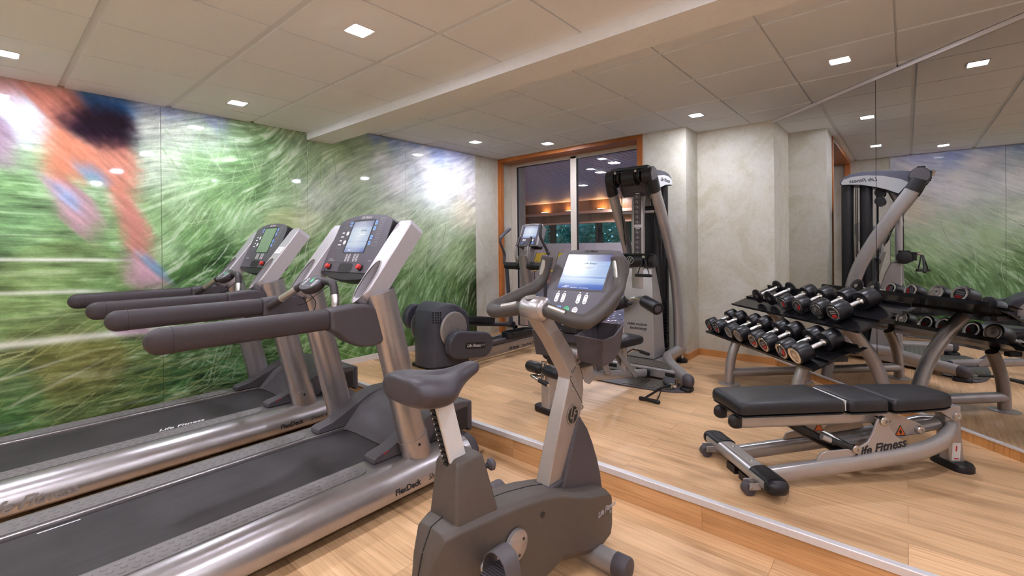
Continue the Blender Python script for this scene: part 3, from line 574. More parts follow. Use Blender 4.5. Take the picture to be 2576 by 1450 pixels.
BLUE = [(0, srgb(70, 100, 185)), (.13, srgb(96, 128, 205)), (.16, srgb(150, 180, 228)), (.3, srgb(190, 210, 240)), (.33, srgb(110, 145, 215)), (.37, srgb(176, 200, 236)), (.78, srgb(160, 190, 235)), (.82, srgb(108, 112, 180)), (1, srgb(84, 84, 150))]
M['screen_on'] = screen_mat('lit_blue_screen', BLUE, .85, (0, -.62, -.62)); M['screen_bike'] = screen_mat('lit_bike_screen', BLUE, .95, (0, -.95, -.95))
M['lcd_off'] = plain('grey_green_lcd', srgb(112, 132, 108), .22, 0, .03)
M['panel'] = plain('console_panel', srgb(80, 74, 82), .42, 0, .03, bmp=.15, bscale=900)
M['foot_strip'] = plain('foot_rail_rubber', srgb(118, 112, 111), .55, 0, .05, bmp=.2)
M['arm_silver'] = plain('arm_silver_paint', srgb(186, 180, 184), .4, .45, .03)
M['hood'] = plain('motor_hood_plastic', srgb(84, 79, 82), .5, 0, .05, bmp=.3, bscale=800)

def button_pair(mb, fm, x, y, w, h):
    """outlined rocker key with up and down arrows: ring polygons"""
    o, i = rrect(x - w / 2, y - h / 2, x + w / 2, y + h / 2, w / 2.01, 5), rrect(x - w * .30, y - h * .5 + w * .2, x + w * .30, y + h * .5 - w * .2, w * .29, 5)
    n = len(o); mb.add([tuple(p) + (.0009,) for p in o] + [tuple(p) + (.0009,) for p in i], [(k, (k + 1) % n, n + (k + 1) % n, n + k) for k in range(n)], fm)
    for s in (1, -1): mb.add([(x - w * .2, y + s * h * .17, .0009), (x + w * .2, y + s * h * .17, .0009), (x, y + s * h * .34, .0009)], [(0, 1, 2) if s > 0 else (2, 1, 0)], fm)
    mb.add([(x - w * .3, y - h * .03, .0009), (x + w * .3, y - h * .03, .0009), (x + w * .3, y + h * .03, .0009), (x - w * .3, y + h * .03, .0009)], [(0, 1, 2, 3)], fm)
def quad(mb, fm, x0, y0, x1, y1, z=.0009): mb.add([(x0, y0, z), (x1, y0, z), (x1, y1, z), (x0, y1, z)], [(0, 1, 2, 3)], fm)
def frame_line(mb, fm, x0, y0, x1, y1, t=.001):
    quad(mb, fm, x0, y0, x1, y0 + t); quad(mb, fm, x0, y1 - t, x1, y1); quad(mb, fm, x0, y0, x0 + t, y1); quad(mb, fm, x1 - t, y0, x1, y1)

def treadmill(yc, label, lit):
    T = thing('treadmill', label, 'treadmill', (0, yc, 0), 0, 'treadmills along the mural wall')
    for s in (-1, 1):
        prof = [(.278, .226), (.43, .226), (.448, .223), (.49, .208), (.522, .176), (.542, .135), (.545, .105), (.536, .075), (.512, .058), (.278, .058)]
        rl = MB().loft([[(x, s * y, z) for y, z in prof] for x in (.03, 2.05)]).build('side_rail', 'silver', T, bevel=.006)
        pc = [(y * .985 + .006, .142 + (z - .142) * .97) for y, z in prof]
        MB().loft([[(2.05, s * y, z) for y, z in pc], [(2.09, s * y, z) for y, z in pc], [(2.125, s * (.3 + (y - .3) * .9), .14 + (z - .14) * .8) for y, z in pc]]).build('end_cap', 'plastic', rl, bevel=.006)
        MB().loft([[(.03, s * y, z) for y, z in pc], [(-.03, s * y, z) for y, z in pc]]).build('end_cap', 'plastic', rl, bevel=.006)
        fs = MB(); fs.prism(arc((1.33, s * .357), .062, -90, 90, 8) + [(.05, s * .357 + .062), (.05, s * .357 - .062)], 'z', .2255, .2305)
        for k in range(30):
            x = .09 + k * .0425
            for j in (-1, 0, 1):
                cx, cyy = x + (.012 if j == 0 else 0), s * .357 + j * .034
                ring = [[(cx + (a * 1.0), cyy + b, z) for a, b in arc((0, 0), r, 0, 360, 9)[:-1]] for r, z in ((.0125, .2303), (.0105, .2335), (.004, .2345))]
                fs.loft([[(p[0] * .999 + .0, p[1], p[2]) for p in q] for q in ring])
        fs.build('foot_strip', 'foot_strip', T, angle=50)
    MB().box((-.02, -.28, .05), (2.05, .28, .185)).build('deck_frame', 'black', T, flat=True)
    be = MB(); be.loft([[(x, -.268, z) for x, z in P] for P in [[(.03, .19), (1.66, .19), (1.66, .207), (.03, .207), (-.01, .19), (-.025, .16), (-.01, .12), (.03, .105), (.03, .11)]]] + [[(x, .268, z) for x, z in [(.03, .19), (1.66, .19), (1.66, .207), (.03, .207), (-.01, .19), (-.025, .16), (-.01, .12), (.03, .105), (.03, .11)]]])
    bo = be.build('running_belt', 'belt', T)
    for k, (fx, fy) in enumerate(((.12, .3), (.12, -.3), (1.9, .3), (1.9, -.3))): MB().lathe([(0, .04), (.03, .045), (.055, .03), (.07, .03)], (fx, fy, 0), (0, 0, 1), 16).build('foot', 'rubber', T)
    # motor cover: two side fins and the scooped hood between them
    h = MB()
    for s in (-1, 1):
        f_ = [(1.435, .228), (1.438, .258), (1.46, .268), (1.54, .283), (1.68, .345), (1.80, .405), (1.9, .425), (2.10, .418), (2.15, .405), (2.155, .226)]
        A = [(x, s * (.395 if x > 1.6 else .372), z) for x, z in f_]; B = [(x, s * (.272 if x < 1.7 else .262), z) for x, z in f_]
        A2 = [(x, s * (.382 if x > 1.6 else .36), z + .0) for x, z in f_]
        h.loft([A, B] if s < 0 else [B, A])
    cen = [(1.632, .209), (1.66, .222), (1.72, .262), (1.78, .325), (1.85, .385), (1.93, .418), (2.10, .418), (2.15, .405), (2.155, .2), (1.9, .19)]
    side = [(1.60, .212), (1.63, .235), (1.68, .295), (1.73, .355), (1.82, .402), (1.91, .423), (2.10, .418), (2.15, .405), (2.155, .2), (1.9, .19)]
    h.loft([[(x, y, z) for x, z in P] for y, P in ((-.275, side), (-.24, [((a[0] + b[0] * 2) / 3, (a[1] + 2 * b[1]) / 3) for a, b in zip(side, cen)]), (-.16, cen), (.16, cen), (.24, [((a[0] + b[0] * 2) / 3, (a[1] + 2 * b[1]) / 3) for a, b in zip(side, cen)]), (.275, side))])
    ho = h.build('motor_cover', 'hood', T, bevel=.008, angle=28)
    MB().box((2.154, -.39, .2), (2.19, .39, .402)).build('front_cover', 'plastic', ho, bevel=.012)
    for s in (-1, 1):
        MB().add([(1.82, s * .3961, .235), (2.14, s * .3961, .235), (2.14, s * .3961, .375), (1.92, s * .3961, .368)], [(0, 1, 2, 3) if s < 0 else (3, 2, 1, 0)]).build('vent_panel', 'black', ho, flat=True)
        wl_ = MB()
        for k in range(5): wl_.add([(1.50 + .004 * k, s * .3735, .275 - k * .009), (1.58, s * .3735, .277 - k * .009), (1.58, s * .3735, .272 - k * .009), (1.50, s * .3735, .270 - k * .009)], [(0, 1, 2, 3) if s < 0 else (3, 2, 1, 0)])
        if s < 0: wl_.build('warning_print', 'ink_red', ho, flat=True)
    # uprights with their collars, handrails
    for s in (-1, 1):
        up = MB().tube([(1.698, s * .42, .205), (1.58, s * .42, .69), (1.455, s * .42, 1.20)], .088, 28, .066, up=(1, 0, 0)).build('upright', 'silver', T, angle=50)
        MB().tube([(1.703, s * .42, .2), (1.668, s * .42, .335)], .092, 28, .07, up=(1, 0, 0)).build('collar', 'silver', up, angle=50)
        MB().lathe([(0, .009), (.003, .008)], (1.664, s * .42 - .0695, .30), (0, -1, 0), 12).build('screw', 'black', up)
        g = MB().tube([(.47, s * .41, 1.082), (1.145, s * .41, 1.082)], .052, 24, .043, up=(0, 0, 1), cap='flat', power=3.0).build('handrail', 'grip', T, angle=45)
        MB().tube([(.465, s * .41, 1.082), (.5, s * .41, 1.082)], .053, 24, .044, up=(0, 0, 1), cap='round', power=2.7).build('end_cap', 'grip', g, angle=45)
        for gx in (.502, 1.146): MB().tube([(gx - .0015, s * .41, 1.082), (gx + .0015, s * .41, 1.082)], .0535, 24, .0445, up=(0, 0, 1), power=3.0).build('joint_ring', 'ink_black', g, flat=True)
        br = [(1.147, 1.134), (1.30, 1.146), (1.372, 1.140), (1.41, 1.115), (1.462, .955), (1.463, .935), (1.44, .918), (1.39, .91), (1.32, .918), (1.24, .958), (1.19, 1.005), (1.147, 1.03)]
        MB().prism(br, 'y', s * .41 - .052, s * .41 + .052).build('bracket', 'plastic', g, bevel=.022, seg=4)
    # console arms: box beams with a dark oval recess (cup holder) at the low end
    U = Vector((.605, 0, .796)); NU = Vector((-.796, 0, .605))
    for s in (-1, 1):
        fa = frame(Vector((1.328, s * .385, 1.165)), (0, -1, 0), U)          # local x = -y world, local y = up along the arm, z = towards the runner
        if fa.col[2].xyz.dot(NU) < 0: fa = frame(Vector((1.328, s * .385, 1.165)), (0, 1, 0), U)
        w = .067; L = .525
        out = arc((0, .075), w, 180, 360, 12) + [(w, L), (w - .02, L + .03), (-w + .02, L + .03), (-w, L)]
        ec = Vector((0, .118)); na = 64
        def hit(a):
            d_ = Vector((math.cos(a), math.sin(a))); best = 9
            for i in range(len(out)):
                p, q_ = Vector(out[i]), Vector(out[(i + 1) % len(out)]); e_ = q_ - p; den = d_.x * e_.y - d_.y * e_.x
                if abs(den) > 1e-9:
                    t = ((p - ec).x * e_.y - (p - ec).y * e_.x) / den; u_ = ((p - ec).x * d_.y - (p - ec).y * d_.x) / den
                    if t > 0 and -1e-6 <= u_ <= 1.000001: best = min(best, t)
            return ec + d_ * best
        el = lambda a, k: (ec.x + .05 * k * math.cos(a), ec.y + .138 * k * math.sin(a))
        AN = [2 * math.pi * i / na for i in range(na)]
        for cxx, cyy2 in out[-4:]:
            a = math.atan2(cyy2 - ec.y, cxx - ec.x) % (2 * math.pi); j = min(range(na), key=lambda i: abs(AN[i] - a)); AN[j] = a
        O_ = [tuple(hit(a)) for a in AN]
        ar = MB().loft([[p + (-.105,) for p in O_], [p + (-.006,) for p in O_], [(ec.x + (p[0] - ec.x) * .955, ec.y + (p[1] - ec.y) * .985, 0) for p in O_], [el(a, 1) + (0,) for a in AN], [el(a, .98) + (-.004,) for a in AN], [el(a, .93) + (-.075,) for a in AN]], True, fa).build('console_arm', 'arm_silver', T, angle=25)
        eo = ell(0, .118, .0535, .142, 28); ei = ell(0, .118, .049, .137, 28); n = len(eo)
        rb = MB(); rb.add([fa @ Vector((a, b, z)) for P, z in ((eo, -.001), (eo, .004), (ei, .004), (ei, -.003)) for a, b in P], [(q * n + k, q * n + (k + 1) % n, (q + 1) * n + (k + 1) % n, (q + 1) * n + k) for q in range(3) for k in range(n)])
        rb.build('cup_holder_rim', 'steel', ar, angle=60)
        MB().loft([[el(a, .975) + (-.006,) for a in AN], [el(a, .925) + (-.072,) for a in AN]], False, fa).build('cup_holder', 'arm_silver', ar, angle=50)
        if s < 0:
            lb = MB(); plate(lb, fa @ Matrix.Translation((0, .335, .0003)), [(-.055, -.03), (.05, -.03), (.058, .03), (-.048, .03)], .0008); lo = lb.build('warning_label', 'sticker', ar, flat=True)
            ln = MB()
            for k in range(4): quad(ln, fa, -.038 + .01 * (k % 2), .318 + k * .01, .04 - .012 * (k % 3), .3205 + k * .01, .0016)
            ln.build('print', 'ink_grey', lo, flat=True)
    # instrument panel
    PU = Vector((.40, 0, .9165)); fp = frame(Vector((1.492, 0, 1.292)), (0, -1, 0), PU)
    if fp.col[2].x > 0: fp = frame(Vector((1.492, 0, 1.292)), (0, 1, 0), PU)
    sx_ = 1 if fp.col[0].y < 0 else -1      # +x on the panel is the runner's right
    top = [(.30 * math.cos(R(a)) , .338 + .062 * math.sin(R(a))) for a in range(8, 173, 8)]
    out = [(-.318, .0), (.318, .0), (.315, .09), (.30, .345)] + top + [(-.30, .345), (-.315, .09)]
    pn = MB().loft([[tuple(p) + (z,) for p in out] for z in (-.007, .0)], True, fp).build('control_panel', 'panel', T, bevel=.003)
    MB().loft([[tuple(p) + (z,) for p in out] for z in (-.075, -.007)], True, fp).build('panel_body', 'black', pn, angle=30)
    MB().loft([[(x, y, z) for x, y in rrect(-.29, .02, .29, .36, .03)] for z in (-.14, -.068)], True, fp).build('back_shell', 'plastic_mid', pn, bevel=.02)
    MB().loft([[(x, y - .0 - .03 * (1 - (x / .32) ** 2), z) for x, y in ((-.318, .03), (-.16, .03), (0, .03), (.16, .03), (.318, .03), (.318, -.012), (.16, -.02), (0, -.022), (-.16, -.02), (-.318, -.012))] for z in (-.075, -.004)], True, fp).build('front_lip', 'black', pn, bevel=.005)
    # screen in its bezel
    sx0, sx1, sy0, sy1 = -.118, .108, .135, .352
    bz = MB(); o = [(sx0 - .012, sy0 - .006), (sx1 + .012, sy0 - .006), (sx1 + .012, sy1 + .01), (sx0 - .012, sy1 + .01)]; i_ = [(sx0, sy0), (sx1, sy0), (sx1, sy1), (sx0, sy1)]
    bz.add([p + (.0012,) for p in o] + [p + (.0006,) for p in i_], [(k, (k + 1) % 4, 4 + (k + 1) % 4, 4 + k) for k in range(4)], fp); bz.build('screen_bezel', 'black', pn, flat=True)
    sc = MB(); sc.add([p + (.0008,) for p in i_], [(0, 1, 2, 3)], fp); so = sc.build('screen', 'screen_on' if lit else 'lcd_off', pn, flat=True)
    if lit:
        dl = MB(); frame_line(dl, fp @ Matrix.Translation((0, 0, .0008)), -.01, .245, .072, .268, .0012); quad(dl, fp @ Matrix.Translation((0, 0, .0008)), -.075, .148, -.045, .153); quad(dl, fp @ Matrix.Translation((0, 0, .0008)), -.0, .255, .06, .259)
        dl.build('screen_text', 'ink_white', so, flat=True); text('screen_logo', 'Life Fitness', .014, 'ink_black', so, fp @ Matrix.Translation((.03, .285, .0017)), .4, .0002)
    text('logo', 'Life Fitness', .026, 'ink_grey', pn, fp @ Matrix.Translation((.0, .378, .0006)), .4, .0004, .0006)
    wk = MB()
    for x in (-.062, -.030, .03, .062): button_pair(wk, fp, x, .098, .018, .05); quad(wk, fp, x - .001, .126, x + .001, .132)
    for x, y in ((-.155, .268), (-.155, .205)): plate(wk, fp, ell(x, y, .015, .015), .001)
    for k in range(4): quad(wk, fp, -.225, .185 + k * .028, -.19 - .006 * (k % 2), .193 + k * .028)
    wk.build('keypad', 'ink_white', pn, flat=True)
    for x, y, d_ in ((.138, .335, 1), (.138, .296, -1), (.138, .236, 1), (.138, .197, -1), (-.16, .345, 0), (-.16, .325, 0), (-.145, .345, 0), (-.145, .325, 0)):
        s_ = .012 if x > 0 else .006; bk = MB(); plate(bk, fp, rrect(x - s_, y - s_ * 1.1, x + s_, y + s_ * 1.1, .003, 2), .001); bo_ = bk.build('arrow_key' if d_ else 'menu_key', 'ink_blue', pn, flat=True)
        if d_: MB().add([(x - .006, y - d_ * .004, .0014), (x + .006, y - d_ * .004, .0014), (x, y + d_ * .006, .0014)], [(0, 1, 2) if d_ > 0 else (2, 1, 0)], fp).build('arrow', 'ink_black', bo_, flat=True)
    dt = MB()
    for r in range(12):
        for c in range(3): quad(dt, fp, .182 + c * .016, .205 + r * .0125, .187 + c * .016, .209 + r * .0125)
    frame_line(dt, fp, .17, .355, .232, .367); frame_line(dt, fp, .168, .18, .23, .198); frame_line(dt, fp, -.235, .165, -.185, .183); frame_line(dt, fp, -.225, .31, -.182, .352)
    for k in range(3): quad(dt, fp, -.27, .075 + k * .006, -.19 - k * .015, .0775 + k * .006)
    quad(dt, fp, .2, .078, .235, .081); dt.build('print', 'ink_grey', pn, flat=True)
    tg = MB(); frame_line(tg, fp, -.25, .0, .18, .065, .0015); tg.build('tray_line', 'ink_black', pn, flat=True)
    hole = MB(); plate(hole, fp, rrect(-.11, .004, .05, .06, .024), .0012); hole.build('tray_recess', 'ink_black', pn, flat=True)
    def knob(x, y):
        b_ = MB().lathe([(0, .023), (.006, .022), (.008, .016)], fp @ Vector((x, y, 0)), fp.col[2].xyz, 24).build('button_base', 'black', pn)
        MB().lathe([(.006, .0155), (.022, .0165), (.027, .014), (.029, .007), (.0255, .003)], fp @ Vector((x, y, 0)), fp.col[2].xyz, 24).build('stop_button', 'red', b_)
    knob(.145, .034)
    if lit: knob(-.225, .034)
    # pulse bar across with its oval display
    bar = [(1.175, .345, 1.09), (1.195, .30, 1.112), (1.245, .2, 1.175), (1.285, .12, 1.225), (1.30, .02, 1.245), (1.305, -.08, 1.252), (1.305, -.17, 1.25), (1.30, -.205, 1.235), (1.295, -.225, 1.20), (1.288, -.245, 1.15), (1.283, -.262, 1.10), (1.28, -.36, 1.075)]
    Q_ = smooth(bar, 5)
    pb = MB().tube(Q_, .0215, 18).build('pulse_bar', 'grip', T)
    MB().tube(Q_[42:51], .0226, 18, cap='none').build('contact_plate', 'steel', pb); MB().tube(Q_[7:13], .0226, 18, cap='none').build('contact_plate', 'steel', pb)
    od = (Vector((-.62, 0, .785))); fo = frame(Vector((1.275, .0, 1.235)), (0, -1, 0), (.785, 0, .62))
    if fo.col[2].x > 0: fo = frame(Vector((1.275, .0, 1.235)), (0, 1, 0), (.785, 0, .62))
    e = lambda k: ell(0, 0, .104 * k, .064 * k, 32)
    pod = MB().loft([[tuple(p) + (z,) for p in e(k)] for k, z in ((.7, -.04), (.93, -.028), (1, -.01), (1, .006), (.96, .012))], True, fo).build('display_pod', 'grip', T, angle=50)
    MB().loft([[tuple(p) + (z,) for p in e(k)] for k, z in ((.93, .0122), (.92, .014))], True, fo).build('pod_face', 'panel', pod)
    pk = MB(); f2 = fo @ Matrix.Translation((0, 0, .0135))
    for x in (-.055, .055): button_pair(pk, f2, x, .002, .022, .062)
    pk.build('pod_keys', 'ink_white', pod, flat=True); gb = MB(); plate(gb, f2, ell(0, .02, .013, .02), .0008); gb.build('start_key', 'ink_green', pod, flat=True)
    text('logo', 'LifeFitness', .014, 'ink_grey', pod, f2 @ Matrix.Translation((0, -.026, .0008)), .4, .0002)
    # printing on the rail flank and on the belt
    fr_ = frame(Vector((1.458, -.5455, .118)), (1, 0, 0), (0, .12, 1))
    text('lettering', 'FlexDeck', .044, 'ink_black', T, fr_, 0, .0006, .0012, 'LEFT'); text('lettering', 'Shock Absorption System', .043, 'ink_black', T, fr_ @ Matrix.Translation((.225, 0, 0)), .22, .0006, -.0004, 'LEFT')
    text('rail_logo', 'Life Fitness', .085, 'silver_dark', T, frame(Vector((.17, -.546, .12)), (1, 0, 0), (0, .12, 1)), .45, .003, .0022)
    if lit:
        MB().box((.16, .245, .2072), (.30, .2525, .2078)).build('belt_mark', 'ink_white', bo, flat=True)
        # lanyard from the red button, looping below the pulse bar
        MB().tube(smooth([fp @ Vector((-.235, .02, .02)), fp @ Vector((-.24, -.04, .02)), (1.30, .1, 1.20), (1.30, .0, 1.12), (1.29, .1, 1.03), (1.22, .24, 1.045), (1.2, .3, 1.10)], 8), .0022, 8).build('safety_cord', 'black', T)
        MB().tube(smooth([fp @ Vector((-.05, -.03, -.02)), (1.40, .12, 1.18), (1.36, .25, 1.10), (1.34, .33, 1.08)], 6), .002, 8).build('safety_cord', 'black', T)
    else:
        text('belt_logo', 'Life Fitness', .06, 'ink_white', bo, frame(Vector((.93, -.19, .2074)), (1, 0, 0), (0, 1, 0)), .4, .0003, .001)
        MB().tube(smooth([fp @ Vector((-.05, -.03, -.02)), (1.40, .12, 1.18), (1.36, .25, 1.10), (1.34, .33, 1.08)], 6), .002, 8).build('safety_cord', 'black', T)
    return T
treadmill(2.63, 'near treadmill with the lit blue console screen and two red buttons', True)
treadmill(4.06, 'far treadmill along the mural, its grey-green screen switched off', False)
# ---------------------------------------------------------------- upright exercise bike (local x = forward, y = rider's left, measured from the mid plane)
def rebase(root, v):
    """move the root empty to the thing's own base without moving its parts"""
    v = Vector(v); rot = Matrix.Rotation(root.rotation_euler.z, 3, 'Z'); root.location = root.location + rot @ v
    for c in root.children: c.location = c.location - v
def lf_emblem(parent, fm, r, mats=('steel', 'black')):
    ro = ell(0, 0, r, r, 36); ri = ell(0, 0, r * .86, r * .86, 36); n = 36
    bd = MB(); plate(bd, fm, ro, .0015); b = bd.build('emblem', mats[1], parent, flat=True)
    e = MB(); e.add([fm @ Vector((a, b_, z)) for P, z in ((ro, .001), (ro, .004), (ri, .004), (ri, .001)) for a, b_ in P], [(q * n + k, q * n + (k + 1) % n, (q + 1) * n + (k + 1) % n, (q + 1) * n + k) for q in range(3) for k in range(n)])
    def bar(x0, y0, x1, y1, t):
        d_ = Vector((x1 - x0, y1 - y0)).normalized(); o = Vector((-d_.y, d_.x)) * t / 2
        e.loft([[(p.x * r, p.y * r, z) for p in (Vector((x0, y0)) + o, Vector((x1, y1)) + o, Vector((x1, y1)) - o, Vector((x0, y0)) - o)] for z in (.001, .004)], True, fm)
    bar(-.02, .95, -.42, -.28, .16); bar(-.42, -.28, .12, -.28, .16); bar(.78, .42, .32, .36, .16); bar(.32, .36, -.12, -.95, .16); bar(.12, -.02, .6, .04, .14)
    e.build('emblem_letters', mats[0], b, flat=True)
M['saddle_skin'] = plain('saddle_skin', srgb(62, 56, 61), .42, 0, .05, bmp=.3, bscale=700)
def bike():
    T = thing('exercise_bike', 'dark grey upright exercise bike with saddle and lit touch screen', 'exercise bike', (0, 1.18, 0))
    # shroud: stations x, z bottom, z top, half width
    stn = [(.915, .16, .375, .035), (.935, .12, .45, .05), (.97, .09, .515, .072), (1.02, .075, .525, .088), (1.17, .07, .507, .092), (1.32, .075, .485, .092), (1.46, .10, .455, .092), (1.58, .12, .42, .094), (1.655, .105, .39, .112), (1.735, .085, .362, .128), (1.83, .062, .335, .130), (1.91, .07, .305, .124), (1.938, .1, .28, .116), (1.95, .15, .245, .105)]
    rings = []
    for x, zb, zt, w in stn:
        c = min(.035, (zt - zb) * .3); k = w * .22
        rings.append([(x, -w, zb + c), (x, -w, zt - c * .55), (x, -w + k, zt), (x, -w * .25, zt + .004), (x, w * .25, zt + .004), (x, w - k, zt), (x, w, zt - c * .55), (x, w, zb + c), (x, w - k, zb), (x, -w + k, zb)])
    b = MB().loft(rings).build('shroud', 'taupe_plastic', T, bevel=.012, seg=3, angle=18)
    sm = MB().tube([(x, 0, zt + .0045) for x, zb, zt, w in stn[1:8]], .0025, 6); sm.tube([(.9335, 0, .45), (.913, 0, .37), (.913, 0, .17)], .003, 6); sm.build('shell_seam', 'black', b)
    text('logo', 'Life Fitness', .034, 'ink_grey', b, frame(Vector((1.865, -.1305, .243)), (1, 0, 0), (0, .1, 1)), .4, .0006, .0004); text('logo', '95C', .02, 'ink_grey', b, frame(Vector((1.905, -.1275, .215)), (1, .1, 0), (0, .1, 1)), .3, .0006)
    MB().lathe([(0, .012), (.002, .012)], (1.445, -.0925, .385), (0, -1, 0), 16).build('access_hole', 'black', b)
    fin = [(1.63, .40), (1.77, .655), (1.785, .668), (1.802, .66), (1.835, .615), (1.88, .53), (1.92, .44), (1.95, .35), (1.965, .275), (1.9, .25), (1.63, .36)]
    f_ = MB(); ns = len(fin); f_.loft([[(x, y * (1 if z < .6 else .8), z) for x, z in [((px - 1.75) * s_ + 1.75, (pz - .35) * s_ + .35) for px, pz in fin]] for y, s_ in ((-.055, .93), (-.04, 1), (.04, 1), (.055, .93))]); fo_ = f_.build('front_fin', 'plastic', T, bevel=.008, seg=3)
    MB().lathe([(0, .012), (.002, .012)], (1.785, -.0405, .628), (0, -1, 0), 16).build('bolt_hole', 'black', fo_)
    # frame mast with elbow and stem
    mast = [(1.553, .42), (1.655, .69), (1.722, .85), (1.716, .872), (1.60, 1.03), (1.492, 1.155), (1.53, 1.20), (1.60, 1.135), (1.745, .972), (1.80, .895), (1.828, .835), (1.832, .775), (1.815, .70), (1.79, .635), (1.70, .385)]
    ms = MB().prism(mast, 'y', -.034, .034).build('mast', 'warm_silver', T, bevel=.006, seg=3)
    for x, z in ((1.772, .905), (1.728, .872), (1.742, .80), (1.812, .70)): MB().lathe([(0, .0115), (.004, .0105), (.0045, .006), (.001, .005)], (x, -.034, z), (0, -1, 0), 12).build('bolt', 'steel', ms)
    sl = MB(); 
    for a, b_ in (((1.724, .853), (1.79, .925)), ((1.722, .848), (1.82, .715)), ): sl.tube([(a[0], -.0343, a[1]), (b_[0], -.0343, b_[1])], .0016, 6)
    sl.build('plate_seam', 'black', ms)
    lf_emblem(ms, frame(Vector((1.737, -.0342, .685)), (1, 0, 0), (0, 0, 1)), .044)
    MB().box((1.535, -.045, .405), (1.72, .045, .432)).build('mast_collar', 'plastic', ms, bevel=.01)
    # handlebar hub and bars
    hb = MB().lathe([(-.066, .001), (-.064, .028), (-.056, .044), (-.043, .050), (.043, .050), (.056, .044), (.064, .028), (.066, .001)], (1.525, 0, 1.182), (0, 1, 0), 32).build('handlebar_hub', 'silver', T, angle=60)
    MB().lathe([(0, .024), (.0012, .024)], (1.508, .012, 1.2285), (-.33, 0, .94), 24).build('emblem', 'steel', hb)
    for s in (1, -1):
        k = 1 if s > 0 else .93
        P = [(1.522, s * .055, 1.18), (1.52, s * .12, 1.168), (1.515, s * .19, 1.154), (1.522, s * .243, 1.150), (1.56, s * .272 * k, 1.162), (1.63, s * .268 * k, 1.182), (1.73, s * .248 * k, 1.212), (1.81, s * .234 * k, 1.238), (1.852, s * .225 * k, 1.275), (1.868, s * .214 * k, 1.33), (1.872, s * .203 * k, 1.385)]
        hbar = MB().tube(smooth(P, 6), .0295, 20).build('handlebar', 'bike_grip', T, angle=50)
        MB().lathe([(0, .0297), (.006, .029), (.009, .022)], P[-1], (Vector(P[-1]) - Vector(P[-2])), 20).build('end_plug', 'plastic', hbar)
        for A, B, off in (((1.521, s * .085, 1.176), (1.516, s * .17, 1.159), Vector((-.014, 0, .0165))), ((1.861, s * .2205 * k, 1.298), (1.8715, s * .2055 * k, 1.372), Vector((-.019, -s * .004, 0)))):
            MB().tube([Vector(A) + off, Vector(B) + off], .0145, 14, .0105, up=(0, 0, 1)).build('pulse_plate', 'steel', hbar)
    # console on its stalk
    MB().loft([[(x, y, z) for x, y in ((1.755, -.03), (1.815, -.03), (1.815, .03), (1.755, .03))] for z in (.90,)] + [[(x + .15, y * 1.6, 1.16) for x, y in ((1.735, -.03), (1.815, -.03), (1.815, .03), (1.735, .03))]]).build('console_stalk', 'warm_silver', T, bevel=.006)
    PU = Vector((.545, 0, .839)); fp = frame(Vector((1.90, 0, 1.318)), (0, -1, 0), PU); assert fp.col[2].x < 0
    out = [(-.155, .118), (-.10, .124), (0, .127), (.10, .124), (.155, .118), (.188, .085), (.192, .0), (.182, -.11), (.168, -.155), (.135, -.20), (.085, -.245), (-.085, -.245), (-.135, -.20), (-.168, -.155), (-.182, -.11), (-.192, .0), (-.188, .085)]
    bk_ = [(x * .86, y * .9 - .005) for x, y in out]
    cs = MB().loft([[tuple(p) + (-.115,) for p in bk_], [(x * 1.0, y, -.055) for x, y in out], [tuple(p) + (-.004,) for p in out], [(x * .985, y * .985, .0) for x, y in out]], True, fp).build('console', 'plastic_mid', T, bevel=.005, angle=25)
    for s in (-1, 1): MB().add([fp @ Vector((s * x, y, z)) for x, y, z in ((.1935, .02, -.05), (.1925, .03, -.008), (.183, -.10, -.008), (.170, -.15, -.008), (.1705, -.15, -.055))], [(0, 1, 2, 3, 4)]).build('side_inlay', 'plastic', cs, flat=True)
    MB().loft([[(x, y, z) for x, y in ((-.178, -.108), (.178, -.108), (.163, -.155), (.131, -.198), (.082, -.241), (-.082, -.241), (-.131, -.198), (-.163, -.155))] for z in (0, .0025)], True, fp).build('keypad_panel', 'panel', cs, flat=True)
    i_ = [(-.125, -.095), (.125, -.095), (.125, .095), (-.125, .095)]; o = [(-.137, -.103), (.137, -.103), (.137, .106), (-.137, .106)]
    bz = MB(); bz.add([p + (.0014,) for p in o] + [p + (.0006,) for p in i_], [(k, (k + 1) % 4, 4 + (k + 1) % 4, 4 + k) for k in range(4)], fp); bz.build('screen_bezel', 'plastic', cs, flat=True)
    sc = MB(); sc.add([p + (.0008,) for p in i_], [(0, 1, 2, 3)], fp); so = sc.build('screen', 'screen_bike', cs, flat=True)
    dl = MB(); f1 = fp @ Matrix.Translation((0, 0, .0006)); frame_line(dl, f1, -.025, .012, .058, .032, .0012); quad(dl, f1, -.085, -.085, -.06, -.081)
    for k in range(3): quad(dl, f1, -.1 + .05 * k, -.09, -.07 + .06 * k, -.088)
    dl.build('screen_text', 'ink_white', so, flat=True); text('screen_logo', 'Life Fitness', .015, 'ink_black', so, fp @ Matrix.Translation((.018, .045, .0012)), .4, .0002); pr = MB(); quad(pr, fp, -.014, .0235, .046, .0255, .0012); quad(pr, fp, .002, .018, .03, .020, .0012); pr.build('screen_prompt', 'ink_grey', so, flat=True)
    text('logo', 'Life Fitness', .017, 'ink_black', cs, fp @ Matrix.Translation((.0, .1145, .0008)), .4, .0003, .0003)
    f2 = fp @ Matrix.Translation((0, 0, .0022)); kp = MB()
    for x in (-.105, -.068, .018, .055): plate(kp, f2, rrect(x - .0105, -.172, x + .0105, -.122, .0103, 5), .0008); quad(kp, f2, x - .004, -.118, x + .004, -.113)
    plate(kp, f2, ell(.018, -.205, .0155, .0155), .0008); kb = kp.build('keys', 'ink_white', cs, flat=True); ka = MB()
